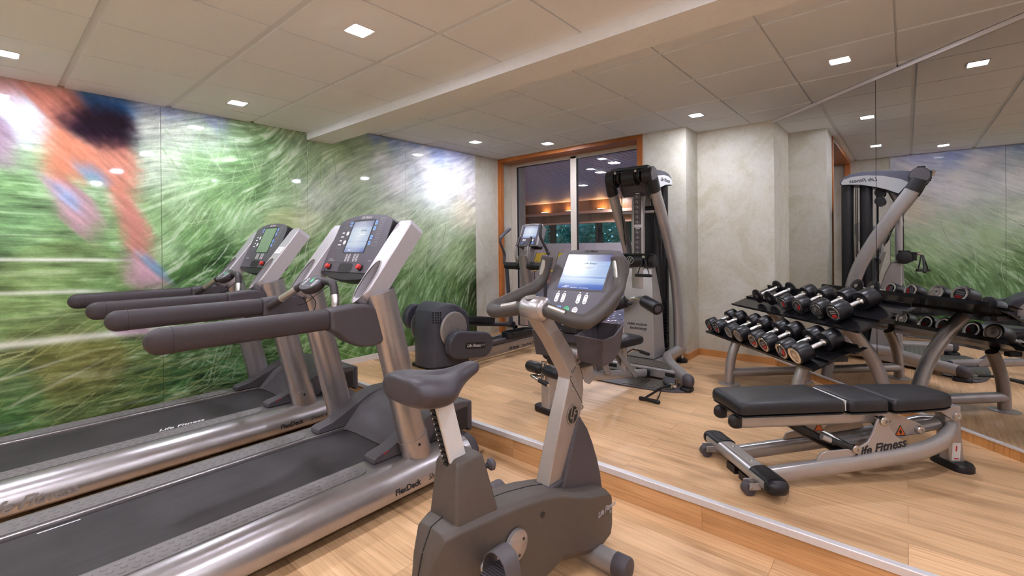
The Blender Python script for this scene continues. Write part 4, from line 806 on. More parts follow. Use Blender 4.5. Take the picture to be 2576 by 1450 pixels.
    for x in (-.105, -.068, .018, .055):
        for s in (1, -1): ka.add([(x - .004, -.147 + s * .013, .0013), (x + .004, -.147 + s * .013, .0013), (x, -.147 + s * .019, .0013)], [(0, 1, 2) if s > 0 else (2, 1, 0)], f2)
    ka.build('arrows', 'ink_black', kb, flat=True)
    text('key_text', 'Cool\nDown', .0085, 'ink_black', kb, f2 @ Matrix.Translation((.018, -.201, .001)), 0, .0002)
    g = MB(); plate(g, f2, ell(-.03, -.205, .0155, .0155), .0008); gk = g.build('start_key', 'ink_green', cs, flat=True); text('key_text', 'Quick\nStart', .0085, 'ink_black', gk, f2 @ Matrix.Translation((-.03, -.201, .001)), 0, .0002)
    g = MB(); plate(g, f2, rrect(-.09, -.219, -.062, -.191, .003, 2), .0008); gk = g.build('scan_key', 'ink_blue', cs, flat=True)
    # storage tray with two open bins
    def bin_(s):
        q = [(1.735, s * .045), (1.735, s * .195), (1.79, s * .222), (1.885, s * .215), (1.905, s * .05)]
        zt = [1.045, 1.04, 1.055, 1.09, 1.085]; t = MB(); cxm = sum(p[0] for p in q) / 5; cym = sum(p[1] for p in q) / 5
        R1 = [(x, y, z - .1 - .02) for (x, y), z in zip([(cxm + (x - cxm) * .78, cym + (y - cym) * .8) for x, y in q], zt)]; R2 = [(x, y, z) for (x, y), z in zip(q, zt)]
        R3 = [(cxm + (x - cxm) * .86, cym + (y - cym) * .88, z) for (x, y), z in zip(q, zt)]; R4 = [(cxm + (x - cxm) * .72, cym + (y - cym) * .74, z - .105) for (x, y), z in zip(q, zt)]
        return t.loft([R1, R2, R3, R4], True)
    ty = bin_(-1).build('storage_bin', 'plastic', T, bevel=.005); bin_(1).build('storage_bin', 'plastic', T, bevel=.005)
    MB().box((1.75, -.06, 1.0), (1.9, .06, 1.045)).build('tray_bridge', 'plastic', T, bevel=.008); MB().box((1.742, -.055, 1.046), (1.80, .03, 1.085)).build('jack_panel', 'black', T, bevel=.006)
    # saddle: stations x, half width, z top, z bottom, centre groove
    S = [(.812, .088, 1.034, .965, 0), (.826, .114, 1.041, .952, .004), (.865, .130, 1.043, .942, .010), (.91, .132, 1.038, .936, .018), (.955, .125, 1.028, .933, .024), (1.0, .098, 1.021, .936, .020), (1.04, .066, 1.019, .945, .010), (1.08, .045, 1.022, .962, .006), (1.12, .037, 1.027, .978, .003), (1.158, .033, 1.03, .988, 0), (1.175, .026, 1.027, .994, 0), (1.18, .012, 1.021, 1.003, 0)]
    rings = []
    for x, w, zt, zb, g_ in [(1.18 - (1.18 - q_[0]) * .90,) + q_[1:] for q_ in S]:
        h = zt - zb; rings.append([(x, w * u, zb + h * v - (g_ if abs(u) < .01 else 0)) for u, v in ((0, 1), (.28, 1), (.6, .97), (.86, .83), (1, .55), (.99, .42), (.88, .16), (.7, 0), (0, 0), (-.7, 0), (-.88, .16), (-.99, .42), (-1, .55), (-.86, .83), (-.6, .97), (-.28, 1))])
    MB().loft(rings).build('saddle', 'saddle_skin', T, sub=2)
    d_ = (Vector((1.085, 0, .66)) - Vector((1.0, 0, .95))).normalized()
    sp = MB().tube([(1.003, 0, .955), (1.09, 0, .655)], .037, 4, .037, up=(1, 0, 0)); sp = MB().loft([[(x + dx, dy, z) for dx, dy in ((-.036, -.023), (.036, -.023), (.036, .023), (-.036, .023))] for x, z in ((1.005, .955), (1.09, .655))]); po = sp.build('seat_post', 'white_plastic', T, bevel=.004)
    tk = MB(); a, b_ = Vector((.9655, -.0235, .955)), Vector((1.0505, -.0235, .655)); a.y = b_.y = -.010
    tk.loft([[(x - .0006, y, z) for y in (-.012, .012)] + [(x - .0012, y, z) for y in (.012, -.012)] for x, z in ((.9685, .955), (1.0540, .655))])
    for k in range(13):
        f = .12 + k * .065; x, z = .9675 + (1.053 - .9675) * f, .955 + (.655 - .955) * f; tk.box((x - .006, -.011, z - .006), (x + .002, .011, z + .003))
    tk.build('height_teeth', 'black', po, flat=True)
    bx = MB().loft([[(x0, -w, z), (x1 - .0, -w, z2), (x1 - .0, w, z2), (x0, w, z)] for x0, x1, z, z2, w in ((1.015, 1.225, .495, .475, .075), (1.035, 1.16, .70, .712, .058), (1.045, 1.145, .72, .722, .048))]).build('post_sleeve', 'taupe_plastic', T, bevel=.012, seg=3)
    MB().tube([(1.035, .0, .50), (1.05, 0, .70)], .003, 6).build('sleeve_seam', 'black', bx)
    kn = MB().tube([(1.13, -.03, .655), (1.185, -.05, .66)], .009, 10).build('lock_pin', 'black', T); MB().lathe([(0, .012), (.008, .021), (.02, .022), (.028, .012)], (1.185, -.05, .66), (.9, -.3, .1), 18).build('knob', 'plastic', kn)
    # front and rear stabilisers
    for x, w in ((1.80, .27), (1.06, .25)):
        s_ = MB().tube([(x, -w + .05, .062), (x, w - .05, .062)], .046, 24).build('stabilizer', 'silver_dark', T, angle=50)
        for s in (-1, 1): MB().lathe([(-.06, .049), (-.004, .05), (.004, .046), (.008, .03), (.0085, .001)], (x, s * w, .062), (0, s, 0), 24).build('end_cap', 'plastic', s_); MB().box((x - .03, s * (w - .03) - .02, 0), (x + .03, s * (w - .03) + .02, .018)).build('foot', 'rubber', s_, flat=True)
    MB().box((1.77, -.05, .05), (1.83, .05, .12)).build('stabilizer_bracket', 'plastic', T)
    MB().box((1.03, -.05, .05), (1.09, .05, .12)).build('stabilizer_bracket', 'plastic', T)
    # crank, pedals with straps
    for s in (-1, 1):
        C_ = Vector((1.275, s * .098, .352)); E_ = Vector((1.275 + s * .185, s * .125, .352 - s * .03))
        ca = MB().lathe([(0, .058), (.012, .056), (.018, .042), (.02, .0)], C_, (0, s, 0), 32).build('crank_hub', 'silver', T, angle=50)
        MB().tube([C_ + Vector((0, s * .012, 0)), C_ * .5 + E_ * .5, E_], [.034, .026, .019], 18, [.010, .011, .011], up=(0, 0, 1), cap='round').build('crank_arm', 'silver', ca, angle=60)
        for k in range(3): MB().lathe([(0, .006), (.002, .005)], C_ + Vector((.032 * math.cos(k * 2.1 + .6), s * .0185, .032 * math.sin(k * 2.1 + .6))), (0, s, 0), 10).build('screw', 'black', ca)
        pc = E_ + Vector((0, s * .068, 0)); pd = MB().loft([[(pc.x + x, pc.y + y, pc.z - .013 + z) for x, y in rrect(-.052, -.045, .052, .045, .016)] for z in (0, .026)]).build('pedal', 'black', T, bevel=.004)
        rb = MB()
        for k in range(9): rb.box((pc.x - .046 + k * .0105, pc.y - .04, pc.z + .0125), (pc.x - .040 + k * .0105, pc.y + .04, pc.z + .0155))
        rb.build('tread', 'plastic', pd, flat=True)
        st_ = [(pc.y - .052, pc.z - .01), (pc.y - .052, pc.z + .03), (pc.y - .036, pc.z + .068), (pc.y, pc.z + .085), (pc.y + .036, pc.z + .068), (pc.y + .052, pc.z + .03), (pc.y + .052, pc.z - .01)]
        P = smooth([(pc.x + .012, y, z) for y, z in st_], 5); n = len(P); t = MB()
        inn = [p + (Vector((p.x, pc.y, pc.z + .01)) - p).normalized() * .003 for p in P]
        t.loft([[(p.x - .033, p.y, p.z) for p in P], [(p.x + .033, p.y, p.z) for p in P], [(p.x + .033, p.y, p.z) for p in inn], [(p.x - .033, p.y, p.z) for p in inn], [(p.x - .033, p.y, p.z) for p in P]], False, None, False); t.build('pedal_strap', 'plastic_mid', pd)
    return T
B_ = bike(); rebase(B_, (1.42, 0, 0)); B_.rotation_euler.z = R(-1.5)
for t_ in [o for o in COL.objects if o.name.startswith('treadmill') and o.type == 'EMPTY']: rebase(t_, (1.05, 0, 0))
# ---------------------------------------------------------------- elliptical cross trainer by the window (local x forward, y left of the mid plane, z from the lower floor)
def elliptical():
    T = thing('elliptical_trainer', 'slate grey elliptical cross trainer with upright handles before the window', 'elliptical trainer', (0, 3.875, 0))
    # drive housing: plan rounded at the rear, top crowned
    prof = [(3.045, .60, .05), (3.055, .70, .10), (3.09, .775, .16), (3.16, .825, .205), (3.25, .855, .228), (3.36, .835, .236), (3.45, .79, .236), (3.51, .745, .23), (3.535, .69, .225)]
    hs = MB(); rings = []
    for x, zt, w in prof:
        rings.append([(x, -w, ZR + .03), (x, -w, zt - .05), (x, -w * .93, zt - .012), (x, -w * .7, zt), (x, w * .7, zt), (x, w * .93, zt - .012), (x, w, zt - .05), (x, w, ZR + .03)])
    H = hs.loft(rings).build('drive_housing', 'plastic_blue', T, bevel=.01, seg=3, angle=25)
    MB().box((3.08, -.2, ZR), (3.5, .2, ZR + .035)).build('base_plate', 'black', H)
    vt = MB()
    for r in range(5):
        for c in range(4):
            x = 3.085 + c * .021; z = .80 - r * .026 - (.03 if c == 0 else .0); w = np.interp(x, [p[0] for p in prof], [p[2] for p in prof]); z = min(z, .765 - r * .026)
            vt.box((x - .005, -w - .0035 - .004, z - .008), (x + .005, -w + .004, z + .008))
    vt.build('vent', 'black', H, flat=True)
    for s in (-1, 1):
        dk = MB().lathe([(0, .186), (.012, .186), (.02, .179), (.022, .168), (.022, .012), (.019, .0)], (3.29, s * .2365, .575), (0, s, 0), 48).build('crank_disc', 'silver_dark', T, angle=40)
        MB().lathe([(.0222, .006), (.0235, .005)], (3.33, s * .2365, .575), (0, s, 0), 10).build('bolt', 'black', dk)
    # cranks under oblong covers; the near (right) one low, the far one high
    for s, (cx, cz, ang) in ((-1, (3.30, .415, -8)), (1, (3.22, .665, -17))):
        m4 = Matrix.Translation((cx, s * .262, cz)) @ Matrix.Rotation(R(-ang), 4, 'Y')
        cap = arc((.36, 0), .136, -90, 90, 14) + arc((-.02, 0), .145, 90, 270, 14)
        k2 = [(.17 + (x - .17) * .95, z * .9) for x, z in cap]
        cv = MB().loft([[(x, s * y, z) for x, z in P] for P, y in ((k2, 0), (cap, .012), (cap, .075), (k2, .09))], True, m4).build('crank_cover', 'plastic_blue', T, bevel=.01, seg=3, angle=25)
        ft = frame(m4 @ Vector((.2, s * .0912, -.005)), Vector((1, 0, 0)) if s < 0 else Vector((-1, 0, 0)), (0, 0, 1)); ft = Matrix.Translation(ft.translation) @ Matrix.Rotation(R(-ang), 4, 'Y') @ ft.to_3x3().to_4x4()
        lp = MB(); plate(lp, ft, rrect(-.15, -.035, .165, .035, .033), .001); lo = lp.build('badge', 'black', cv, flat=True)
        text('logo', 'Life Fitness', .047, 'ink_white', lo, ft @ Matrix.Translation((-.02, 0, .0014)), .4, .0003, .0006); text('logo', '95Xi', .032, 'ink_grey', lo, ft @ Matrix.Translation((.125, .004, .0014)), .25, .0003)
        J = m4 @ Vector((.40, s * .045, -.005)); K = Vector((4.86, s * .30, .335 if s < 0 else .36))
        MB().tube([J, J.lerp(K, .45), K], .03, 16).build('pedal_arm', 'plastic', T)
        pc = J.lerp(K, .50) + Vector((0, s * .0, .035)); tilt = math.atan2(K.z - J.z, K.x - J.x)
        mp = Matrix.Translation(pc) @ Matrix.Rotation(-tilt, 4, 'Y')
        O = rrect(-.24, -.085, .24, .085, .06, 6); I = rrect(-.228, -.073, .228, .073, .05, 6)
        pd = MB().loft([[(x, y, z) for x, y in P] for P, z in ((O, -.012), (O, .055), (I, .055), (I, .012))], True, mp).build('foot_pedal', 'black', T, bevel=.004)
        tr = MB()
        for k in range(15): tr.box((-.19 + k * .026, -.06, .0125), (-.176 + k * .026, .06, .016), mp)
        tr.build('tread', 'plastic', pd, flat=True)
        # moving arm: lower link, pivot, grip
        MB().lathe([(-.045, .03), (-.04, .045), (.04, .045), (.045, .03)], K, (0, 1, 0), 20).build('link_joint', 'black', T)
        MB().tube([K, (4.83, s * .32, .75), (4.795, s * .325, 1.18)], .026, 16).build('link_arm', 'plastic_blue', T)
        if s > 0: P = [(4.805, .325, 1.18), (4.76, .335, 1.23), (4.765, .335, 1.34), (4.69, .33, 1.48), (4.675, .33, 1.535), (4.71, .33, 1.59), (4.87, .325, 1.69)]
        else: P = [(4.805, -.325, 1.18), (4.835, -.33, 1.25), (4.855, -.335, 1.36), (4.79, -.32, 1.48), (4.735, -.315, 1.56), (4.725, -.315, 1.62), (4.735, -.315, 1.715)]
        Q = smooth(P, 6); ma = MB().tube(Q, .0185, 14).build('swing_handle', 'plastic', T); gp = MB().tube(Q[-10:], .0225, 14, cap='round').build('grip', 'plastic_blue', ma); MB().lathe([(-.004, .022), (.004, .022)], Q[-10], Q[-9] - Q[-10], 14).build('collar', 'black', gp)
    # static handles
    for s in (1, -1):
        P = [(4.78, s * .10, 1.2), (4.735, s * .105, 1.29), (4.735, s * .105, 1.42), (4.765, s * .10, 1.47), (4.81, s * .10, 1.56)]; Q = smooth(P, 6)
        sh = MB().tube(Q, .0145, 14).build('fixed_handle', 'silver_dark', T); MB().tube(Q[-9:], .019, 14, cap='round').build('grip', 'grip', sh)
        MB().lathe([(-.035, .03), (-.03, .056), (.03, .056), (.035, .03)], (4.80, s * .115, 1.185), (0, 1, 0), 24).build('handle_clamp', 'black', sh)
    MB().tube([(4.80, -.335, 1.182), (4.80, .335, 1.182)], .048, 24).build('pivot_bar', 'black', T)
    # centre rail, mast with its cup, console
    fr = MB().box((3.5, -.10, ZR + .025), (4.95, .10, ZR + .125)).build('centre_rail', 'black', T)
    sr = MB().box((3.5, -.228, ZR + .02), (5.02, -.198, ZR + .125)); sr.box((3.5, .198, ZR + .02), (5.02, .228, ZR + .125)); sr.box((4.9, -.228, ZR + .02), (5.02, .228, ZR + .125)); so = sr.build('base_rail', 'silver', T, bevel=.008)
    text('lettering', 'Fit Stride', .05, 'ink_black', so, frame(Vector((4.2, -.2295, ZR + .052)), (1, 0, 0), (0, 0, 1)), .15, .0006, .001, 'LEFT'); text('lettering', 'Total Body Trainer', .045, 'ink_black', so, frame(Vector((4.43, -.2295, ZR + .052)), (1, 0, 0), (0, 0, 1)), .15, .0006, 0, 'LEFT')
    for x in (3.2, 4.97):
        for s in (-.2, .2): MB().lathe([(0, .03), (.03, .03)], (x, s, ZR), (0, 0, 1), 14).build('foot', 'rubber', T)
    ms = MB().tube([(4.99, 0, ZR + .1), (4.9, 0, .75), (4.80, 0, 1.17), (4.768, 0, 1.305)], [.075, .075, .073, .075], 28).build('mast', 'silver_dark', T)
    d_ = (Vector((4.768, 0, 1.305)) - Vector((4.80, 0, 1.17))).normalized(); top = Vector((4.768, 0, 1.305))
    MB().loft([[top + (Vector((math.cos(a), math.sin(a) * .98, 0)) * .076 + d_ * (.09 * (1 if math.cos(a) > 0 else .2) * abs(math.cos(a)) + .0)) * 1.0 for a in [2 * math.pi * k / 28 for k in range(28)]] for _ in (0,)] + [[top - d_ * .05 + Vector((math.cos(2 * math.pi * k / 28) * .074, math.sin(2 * math.pi * k / 28) * .073, 0)) for k in range(28)]], False).build('cup', 'silver_dark', ms)
    MB().tube([top + d_ * .0 + Vector((.0, 0, 0)), top - d_ * .01], .066, 24).build('cup_hole', 'plastic_mid', ms)
    MB().loft([[(x, y, z) for x, y in ((4.80, -.05), (4.90, -.05), (4.90, .05), (4.80, .05))] for z in (1.2,)] + [[(x, y, 1.47) for x, y in ((4.86, -.055), (4.98, -.055), (4.98, .055), (4.86, .055))]]).build('console_neck', 'silver_dark', ms, bevel=.01)
    PU = Vector((.40, 0, .9165)); fp = frame(Vector((4.90, -.005, 1.605)), (0, -1, 0), PU)
    out = [(-.18, -.165), (.18, -.165), (.18, .145), (.13, .165), (0, .172), (-.13, .165), (-.18, .145)]
    cs = MB().loft([[(x * .9, y * .92, -.13) for x, y in out], [(x, y, -.01) for x, y in out], [(x * .98, y * .98, 0) for x, y in out]], True, fp).build('console', 'silver_dark', T, bevel=.012)
    fa = MB(); plate(fa, fp, [(-.15, -.155), (.15, -.155), (.15, .14), (-.15, .14)], .0015); f_ = fa.build('control_panel', 'panel', cs, flat=True)
    MB().loft([[(x, y, z) for x, y in ((-.168, -.168), (.168, -.168), (.168, -.12), (-.168, -.12))] for z in (-.135, -.012)], True, fp).build('bottom_cover', 'black', cs, bevel=.01)
    sc = MB(); sc.add([fp @ Vector(p) for p in ((-.108, -.05, .0025), (.118, -.05, .0025), (.118, .125, .0025), (-.108, .125, .0025))], [(0, 1, 2, 3)]); sc.build('screen', 'screen_on', f_, flat=True)
    kp = MB(); f2 = fp @ Matrix.Translation((0, 0, .001))
    for x in (-.085, -.055, .05, .08): plate(kp, f2, rrect(x - .009, -.1, x + .009, -.063, .0088, 4), .0012)
    plate(kp, f2, ell(.03, -.125, .012, .012, 14), .0012); kp.build('keys', 'ink_white', f_, flat=True)
    kb = MB(); plate(kb, f2, rrect(-.112, -.14, -.085, -.11, .004, 2), .0012); plate(kb, f2, rrect(.075, -.14, .105, -.11, .004, 2), .0012); kb.build('keys', 'ink_blue', f_, flat=True)
    text('logo', 'Life Fitness', .02, 'ink_black', cs, fp @ Matrix.Translation((0, .152, .0005)), .4, .0003)
    return T
E_ = elliptical(); rebase(E_, (4.0, 0, ZR))

# ---------------------------------------------------------------- weight bench (local x towards the mirror, y left, z from the raised floor)
def bench():
    T = thing('weight_bench', 'silver adjustable weight bench with three black padded sections', 'weight bench', (2.775, .685, ZR), R(-45))
    def pad(name, x0, x1, w0, w1, z0, z1, cut=0, bulge=.006):
        pl = [(x0, -w0), (x1, -w1), (x1, w1), (x0, w0)] if not cut else [(x0, -w0), (x1 - .09, -w1), (x1, -w1 * .68), (x1, w1 * .68), (x1 - .09, w1), (x0, w0)]
        def rr(poly, k, z):
            cx = sum(p[0] for p in poly) / len(poly); out = []
            n = len(poly)
            for i in range(n):
                p, a, b = Vector(poly[i]), Vector(poly[i - 1]), Vector(poly[(i + 1) % n]); r = .028
                u, v = (a - p).normalized() * r, (b - p).normalized() * r
                for t in (0, .25, .5, .75, 1): q = p + u * (1 - t) ** 2 + v * t ** 2; out.append((q.x + (cx - q.x) * k, q.y * (1 - k), z))
            return out
        b_ = MB().loft([rr(pl, .03, z0), rr(pl, .008, z0 + .008)], True); o = b_.build(name + '_base', 'black', T, bevel=.004)
        h = z1 - z0
        u = MB().loft([rr(pl, .004, z0 + .018), rr(pl, 0, z0 + .03), rr(pl, 0, z0 + .03), rr(pl, .0, z0 + h * .62), rr(pl, .02, z0 + h * .86), rr(pl, .07, z1 - .003), rr(pl, .13, z1), rr(pl, .4, z1 + bulge), rr(pl, .75, z1 + bulge * 1.2)], True)
        return u.build(name, 'vinyl', T, angle=50)
    pad('backrest_pad', -.115, .475, .15, .15, .375, .455); pad('lumbar_pad', .495, .725, .148, .148, .370, .45); pad('seat_pad', .745, 1.155, .15, .125, .365, .445, 1)
    MB().box((.49, -.12, .385), (.50, .12, .44)).build('pad_edge', 'sticker', T, flat=True)
    # upper rails under the pads, with black end plugs
    for s in (-1, 1):
        r_ = MB().tube([(-.095, s * .075, .335), (.78, s * .075, .335)], .036, 20, .022, up=(0, 0, 1), power=3).build('pad_rail', 'rack_silver', T)
        MB().tube([(-.10, s * .075, .335), (-.085, s * .075, .335)], .0375, 20, .0235, up=(0, 0, 1), cap='round', power=3).build('end_plug', 'black', r_)
        # long base tubes, bending up and in to the front post
        P = smooth([(.045, s * .135, .068), (.30, s * .135, .092), (.58, s * .135, .118), (.86, s * .135, .152), (1.02, s * .12, .185), (1.13, s * .085, .222), (1.20, s * .035, .235)], 6)
        MB().tube(P, .042, 20, .030, up=(0, 0, 1), power=2.6).build('base_tube', 'rack_silver', T)
        # lettered side plate with its pivot horn
        pl = [(.30, .115), (.335, .172), (.36, .180), (.545, .192), (.60, .222), (.63, .27), (.655, .335), (.672, .352), (.70, .352), (.715, .335), (.735, .285), (.765, .245), (.80, .222), (.82, .19), (.80, .165)]
        sp = MB().prism(pl, 'y', s * .135 - .006, s * .135 + .006).build('side_plate', 'rack_silver', T, bevel=.003)
        MB().lathe([(-.012, .024), (.012, .024), (.016, .019), (.017, .010), (.010, .008)], (.686, s * .142, .333), (0, s, 0), 20).build('pivot_bolt', 'steel', sp)
        MB().lathe([(-.012, .022), (.012, .022), (.016, .018), (.017, .009), (.010, .008)], (.525, s * .142, .19), (0, s, 0), 20).build('pivot_bolt', 'steel', sp)
        if s < 0: text('lettering', 'Life Fitness', .066, 'ink_black', sp, frame(Vector((.668, -.1416, .188)), (1, 0, .16), (0, 0, 1)), .35, .0006, .0018)
        # swing link, rear arm with its warning sign
        lk = MB().prism([(.74, .345), (.80, .35), (.96, .285), (1.0, .255), (.97, .22), (.92, .225), (.84, .2), (.80, .245)], 'y', s * .07 - .004, s * .07 + .004).build('seat_link', 'rack_silver', T, bevel=.002)
        MB().lathe([(-.01, .022), (.012, .022), (.016, .018), (.017, .009), (.01, .008)], (.955, s * .082, .252), (0, s, 0), 20).build('pivot_bolt', 'steel', lk)
        def warn(par, x, z, y):
            f0 = frame(Vector((x, y, z)), (1, 0, 0), (0, 0, 1)); t = MB(); plate(t, f0, [(-.034, -.026), (.034, -.026), (0, .034)], .0008); o = t.build('warning_sign', 'ink_black', par, flat=True)
            t = MB(); plate(t, f0 @ Matrix.Translation((0, 0, .0008)), [(-.027, -.022), (.027, -.022), (0, .0265)], .0005); o2 = t.build('sign_face', 'ink_orange', o, flat=True)
            t = MB(); f1 = f0 @ Matrix.Translation((0, 0, .0013)); plate(t, f1, ell(0, .008, .004, .004, 10), .0004); plate(t, f1, [(-.006, .004), (.006, .002), (.01, -.006), (.004, -.012), (.006, -.018), (-.002, -.018), (-.003, -.008), (-.012, -.006)], .0004); t.build('sign_mark', 'ink_black', o2, flat=True)
        if s < 0: warn(lk, .85, .245, -.0748)
    # adjusting strut (telescoping) and its bracket under the back pad
    MB().prism([(.27, .315), (.50, .325), (.50, .305), (.42, .25), (.38, .2), (.33, .21)], 'y', -.035, -.028).build('strut_bracket', 'rack_silver', T, bevel=.002)
    f0 = frame(Vector((.405, -.0355, .27)), (1, 0, 0), (0, 0, 1)); t = MB(); plate(t, f0, [(-.03, -.024), (.03, -.024), (0, .03)], .0008); o = t.build('warning_sign', 'ink_black', T, flat=True); t = MB(); plate(t, f0 @ Matrix.Translation((0, 0, .0008)), [(-.024, -.02), (.024, -.02), (0, .023)], .0005); t.build('sign_face', 'ink_orange', o, flat=True)
    MB().tube([(.20, -.055, .325), (.30, -.06, .262), (.53, -.06, .135)], .027, 20).build('strut_sleeve', 'black_gloss', T); MB().tube([(.17, -.055, .34), (.23, -.057, .305)], .02, 18).build('strut_rod', 'steel', T)
    MB().tube([(.37, -.10, .245), (.435, -.11, .215)], .016, 16).build('strut_sleeve', 'rack_silver', T); MB().tube([(.415, -.108, .225), (.525, -.135, .19)], .017, 16).build('adjust_lever', 'black', T)
    MB().tube([(.56, .0, .16), (1.15, 0, .245)], .03, 16).build('spine_tube', 'rack_silver', T); MB().tube([(.525, -.14, .19), (.525, .14, .19)], .012, 12).build('axle', 'steel', T)
    MB().tube([(.686, -.14, .333), (.686, .14, .333)], .012, 12).build('axle', 'steel', T); MB().tube([(.955, -.09, .252), (.955, .09, .252)], .012, 12).build('axle', 'steel', T)
    # front post, hinge, rubber foot and label
    po = MB().loft([[(x, y, z) for x, y in rrect(cx - .045, -.036, cx + .045, .036, .012, 3)] for cx, z in ((1.240, .03), (1.222, .17), (1.212, .30))]).build('front_post', 'rack_silver', T, bevel=.003)
    MB().loft([[(x, y, z) for x, y in rrect(1.24 - .058 * k, -.105 * k, 1.24 + .058 * k, .105 * k, .052 * k, 6)] for k, z in ((1, 0), (1, .028), (.93, .04))]).build('foot_pad', 'rubber', T, angle=40)
    MB().tube([(1.215, -.055, .305), (1.215, .055, .305)], .027, 20).build('hinge_tube', 'rack_silver', T); MB().lathe([(0, .022), (.004, .02), (.005, .010), (.001, .008)], (1.215, -.055, .305), (0, -1, 0), 20).build('hinge_bolt', 'steel', T)
    MB().prism([(1.0, .36), (1.24, .36), (1.24, .29), (1.19, .285), (1.12, .33), (1.0, .345)], 'y', -.05, .05).build('seat_hinge_plate', 'rack_silver', T, bevel=.003)
    lb = MB(); fl = frame(Vector((1.225, -.0367, .10)), (1, 0, -.08), (-.08, 0, 1)); plate(lb, fl, [(-.026, -.052), (.026, -.052), (.026, .048), (-.026, .048)], .0008); lo = lb.build('label', 'sticker', po, flat=True)
    ln = MB(); quad(ln, fl, -.012, -.045, .018, -.038, .0014); quad(ln, fl, -.005, .0, .004, .03, .0014); ln.build('print', 'ink_red', lo, flat=True)
    # spring pin with a chrome tip towards the mirror
    pn = MB().tube([(1.26, .06, .25), (1.36, .10, .245)], .011, 14).build('pull_pin', 'black', T); MB().lathe([(0, .013), (.018, .016), (.026, .012), (.03, .001)], (1.36, .10, .245), (1, .4, -.05), 16).build('knob', 'chrome', pn)
    # rear cross foot with grip pads, end caps and two wheels
    cf = MB().tube([(.0, -.262, .075), (.0, .335, .075)], .036, 24, .056, up=(0, 0, 1), power=2.8).build('cross_foot', 'rack_silver', T)
    for a, b in ((-.262, -.12), (.195, .335)):
        t = MB().tube([(.004, a, .078), (.004, b, .078)], .038, 24, .058, up=(0, 0, 1), power=2.8).build('grip_pad', 'black', cf)
        for k in (.2, .32, .7, .82): MB().lathe([(0, .006), (.001, .006)], (.004 + (.02 if k in (.2, .7) else -.02), a + (b - a) * (.15 if k < .5 else .85), .1162), (0, 0, 1), 10).build('hole', 'ink_black', t)
    for s, y in ((-1, -.262), (1, .335)): MB().tube([(0, y, .075), (0, y + s * .012, .075)], .0385, 24, .0585, up=(0, 0, 1), power=2.8, cap='round').build('end_cap', 'rubber', cf, angle=60)
    MB().box((-.03, -.10, .108), (.03, .16, .114)).build('centre_plate', 'rack_silver', cf, bevel=.002)
    for y in (-.06, .12): MB().lathe([(0, .013), (.005, .011), (.006, .005)], (0, y, .1135), (0, 0, 1), 14).build('bolt', 'steel', cf)
    for y in (-.185, .25):
        br = MB().box((-.105, y - .030, .035), (-.045, y - .024, .07)); br.box((-.105, y + .024, .035), (-.045, y + .030, .07)); bo = br.build('wheel_bracket', 'rack_silver', cf, bevel=.002)
        MB().lathe([(-.022, .024), (-.020, .032), (.020, .032), (.022, .024)], (-.095, y, .0325), (0, 1, 0), 24).build('wheel', 'plastic', bo); MB().lathe([(0, .009), (.004, .008)], (-.095, y - .030, .045), (0, -1, 0), 12).build('bolt', 'steel', bo)
    for y in (-.06, .06): MB().box((-.05, y - .04, .0), (.05, y + .04, .04)).build('foot', 'rubber', cf)
    return T
bench()
# ---------------------------------------------------------------- dumbbell rack (local x along the mirror towards the camera, y towards the mirror, z from the raised floor)
RA = R(-135)        # local x -> (-.707,-.707), local y -> (.707,-.707)
RO = Vector((4.53, 1.245, ZR))
def rack():
    T = thing('dumbbell_rack', 'two-tier silver dumbbell rack with black shelves in front of the mirror', 'dumbbell rack', RO, RA)
    for x in (0, .875):
        fl = smooth([(x, 0, .012), (x, .004, .12), (x, .025, .26), (x, .07, .385), (x, .105, .455)], 6); MB().tube(fl, .040, 24).build('front_leg', 'rack_silver', T)
        rl = smooth([(x, .735, .012), (x, .70, .20), (x, .62, .40), (x, .50, .57), (x, .40, .675), (x, .345, .725)], 6); MB().tube(rl, .046, 24).build('rear_leg', 'rack_silver', T)
        MB().tube([(x, .0, .105), (x, .715, .105)], .040, 24).build('cross_tube', 'rack_silver', T)
        for y in (0, .735): MB().lathe([(0, .092 if y == 0 else .068), (.004, .092 if y == 0 else .068), (.008, .06), (.012, .037)], (x, y, 0), (0, 0, 1), 32).build('foot_plate', 'rack_silver', T)
    def shelf(x0, x1, y0, z0, name, A=.128, B=.358):
        # two tilted plates with a step, lips front and back, end hook
        a = MB(); th = .004; dy, dz = .93, .367
        pt = lambda u, w: (y0 + u * dy - w * dz, z0 + u * dz + w * dy)
        sec = [pt(0, .0), pt(.0, .020), pt(.004, .020), pt(.004, .013), pt(A, .013), pt(A, .03), pt(A + .004, .03), pt(A + .004, .024), pt(A + .07, .018), pt(B, .018), pt(B + .005, .045), pt(B + .009, .045), pt(B + .009, .013), pt(A + .07, .013), pt(A + .008, .0)]
        a.loft([[(x, y, z) for y, z in sec] for x in (x0, x1)]); s = a.build(name, 'black_gloss', T, flat=True)
        for xx in (x0 + .05, x1 - .05): MB().box((xx - .02, pt(.2, 0)[0], pt(.2, 0)[1] - .02), (xx + .02, pt(.3, 0)[0], pt(.2, 0)[1] + .012)).build('bracket', 'black', s, flat=True)
        hk = MB(); q = [(0, 0), (.09, .0), (.09, .022), (.125, .022), (.125, .018), (.095, .018), (.095, -.004), (0, -.004)]
        hk.loft([[(x1 + u - .03, pt(v, .03)[0], pt(v, .03)[1] + w) for u, w in q] for v in (.28, .345)]); hk.build('end_hook', 'black_gloss', s, flat=True); return pt
    p1 = shelf(-.33, 1.125, -.05, .415, 'lower_shelf'); p2 = shelf(-.27, 1.235, .185, .690, 'upper_shelf', .165, .405)
    return p1, p2
P1, P2 = rack()
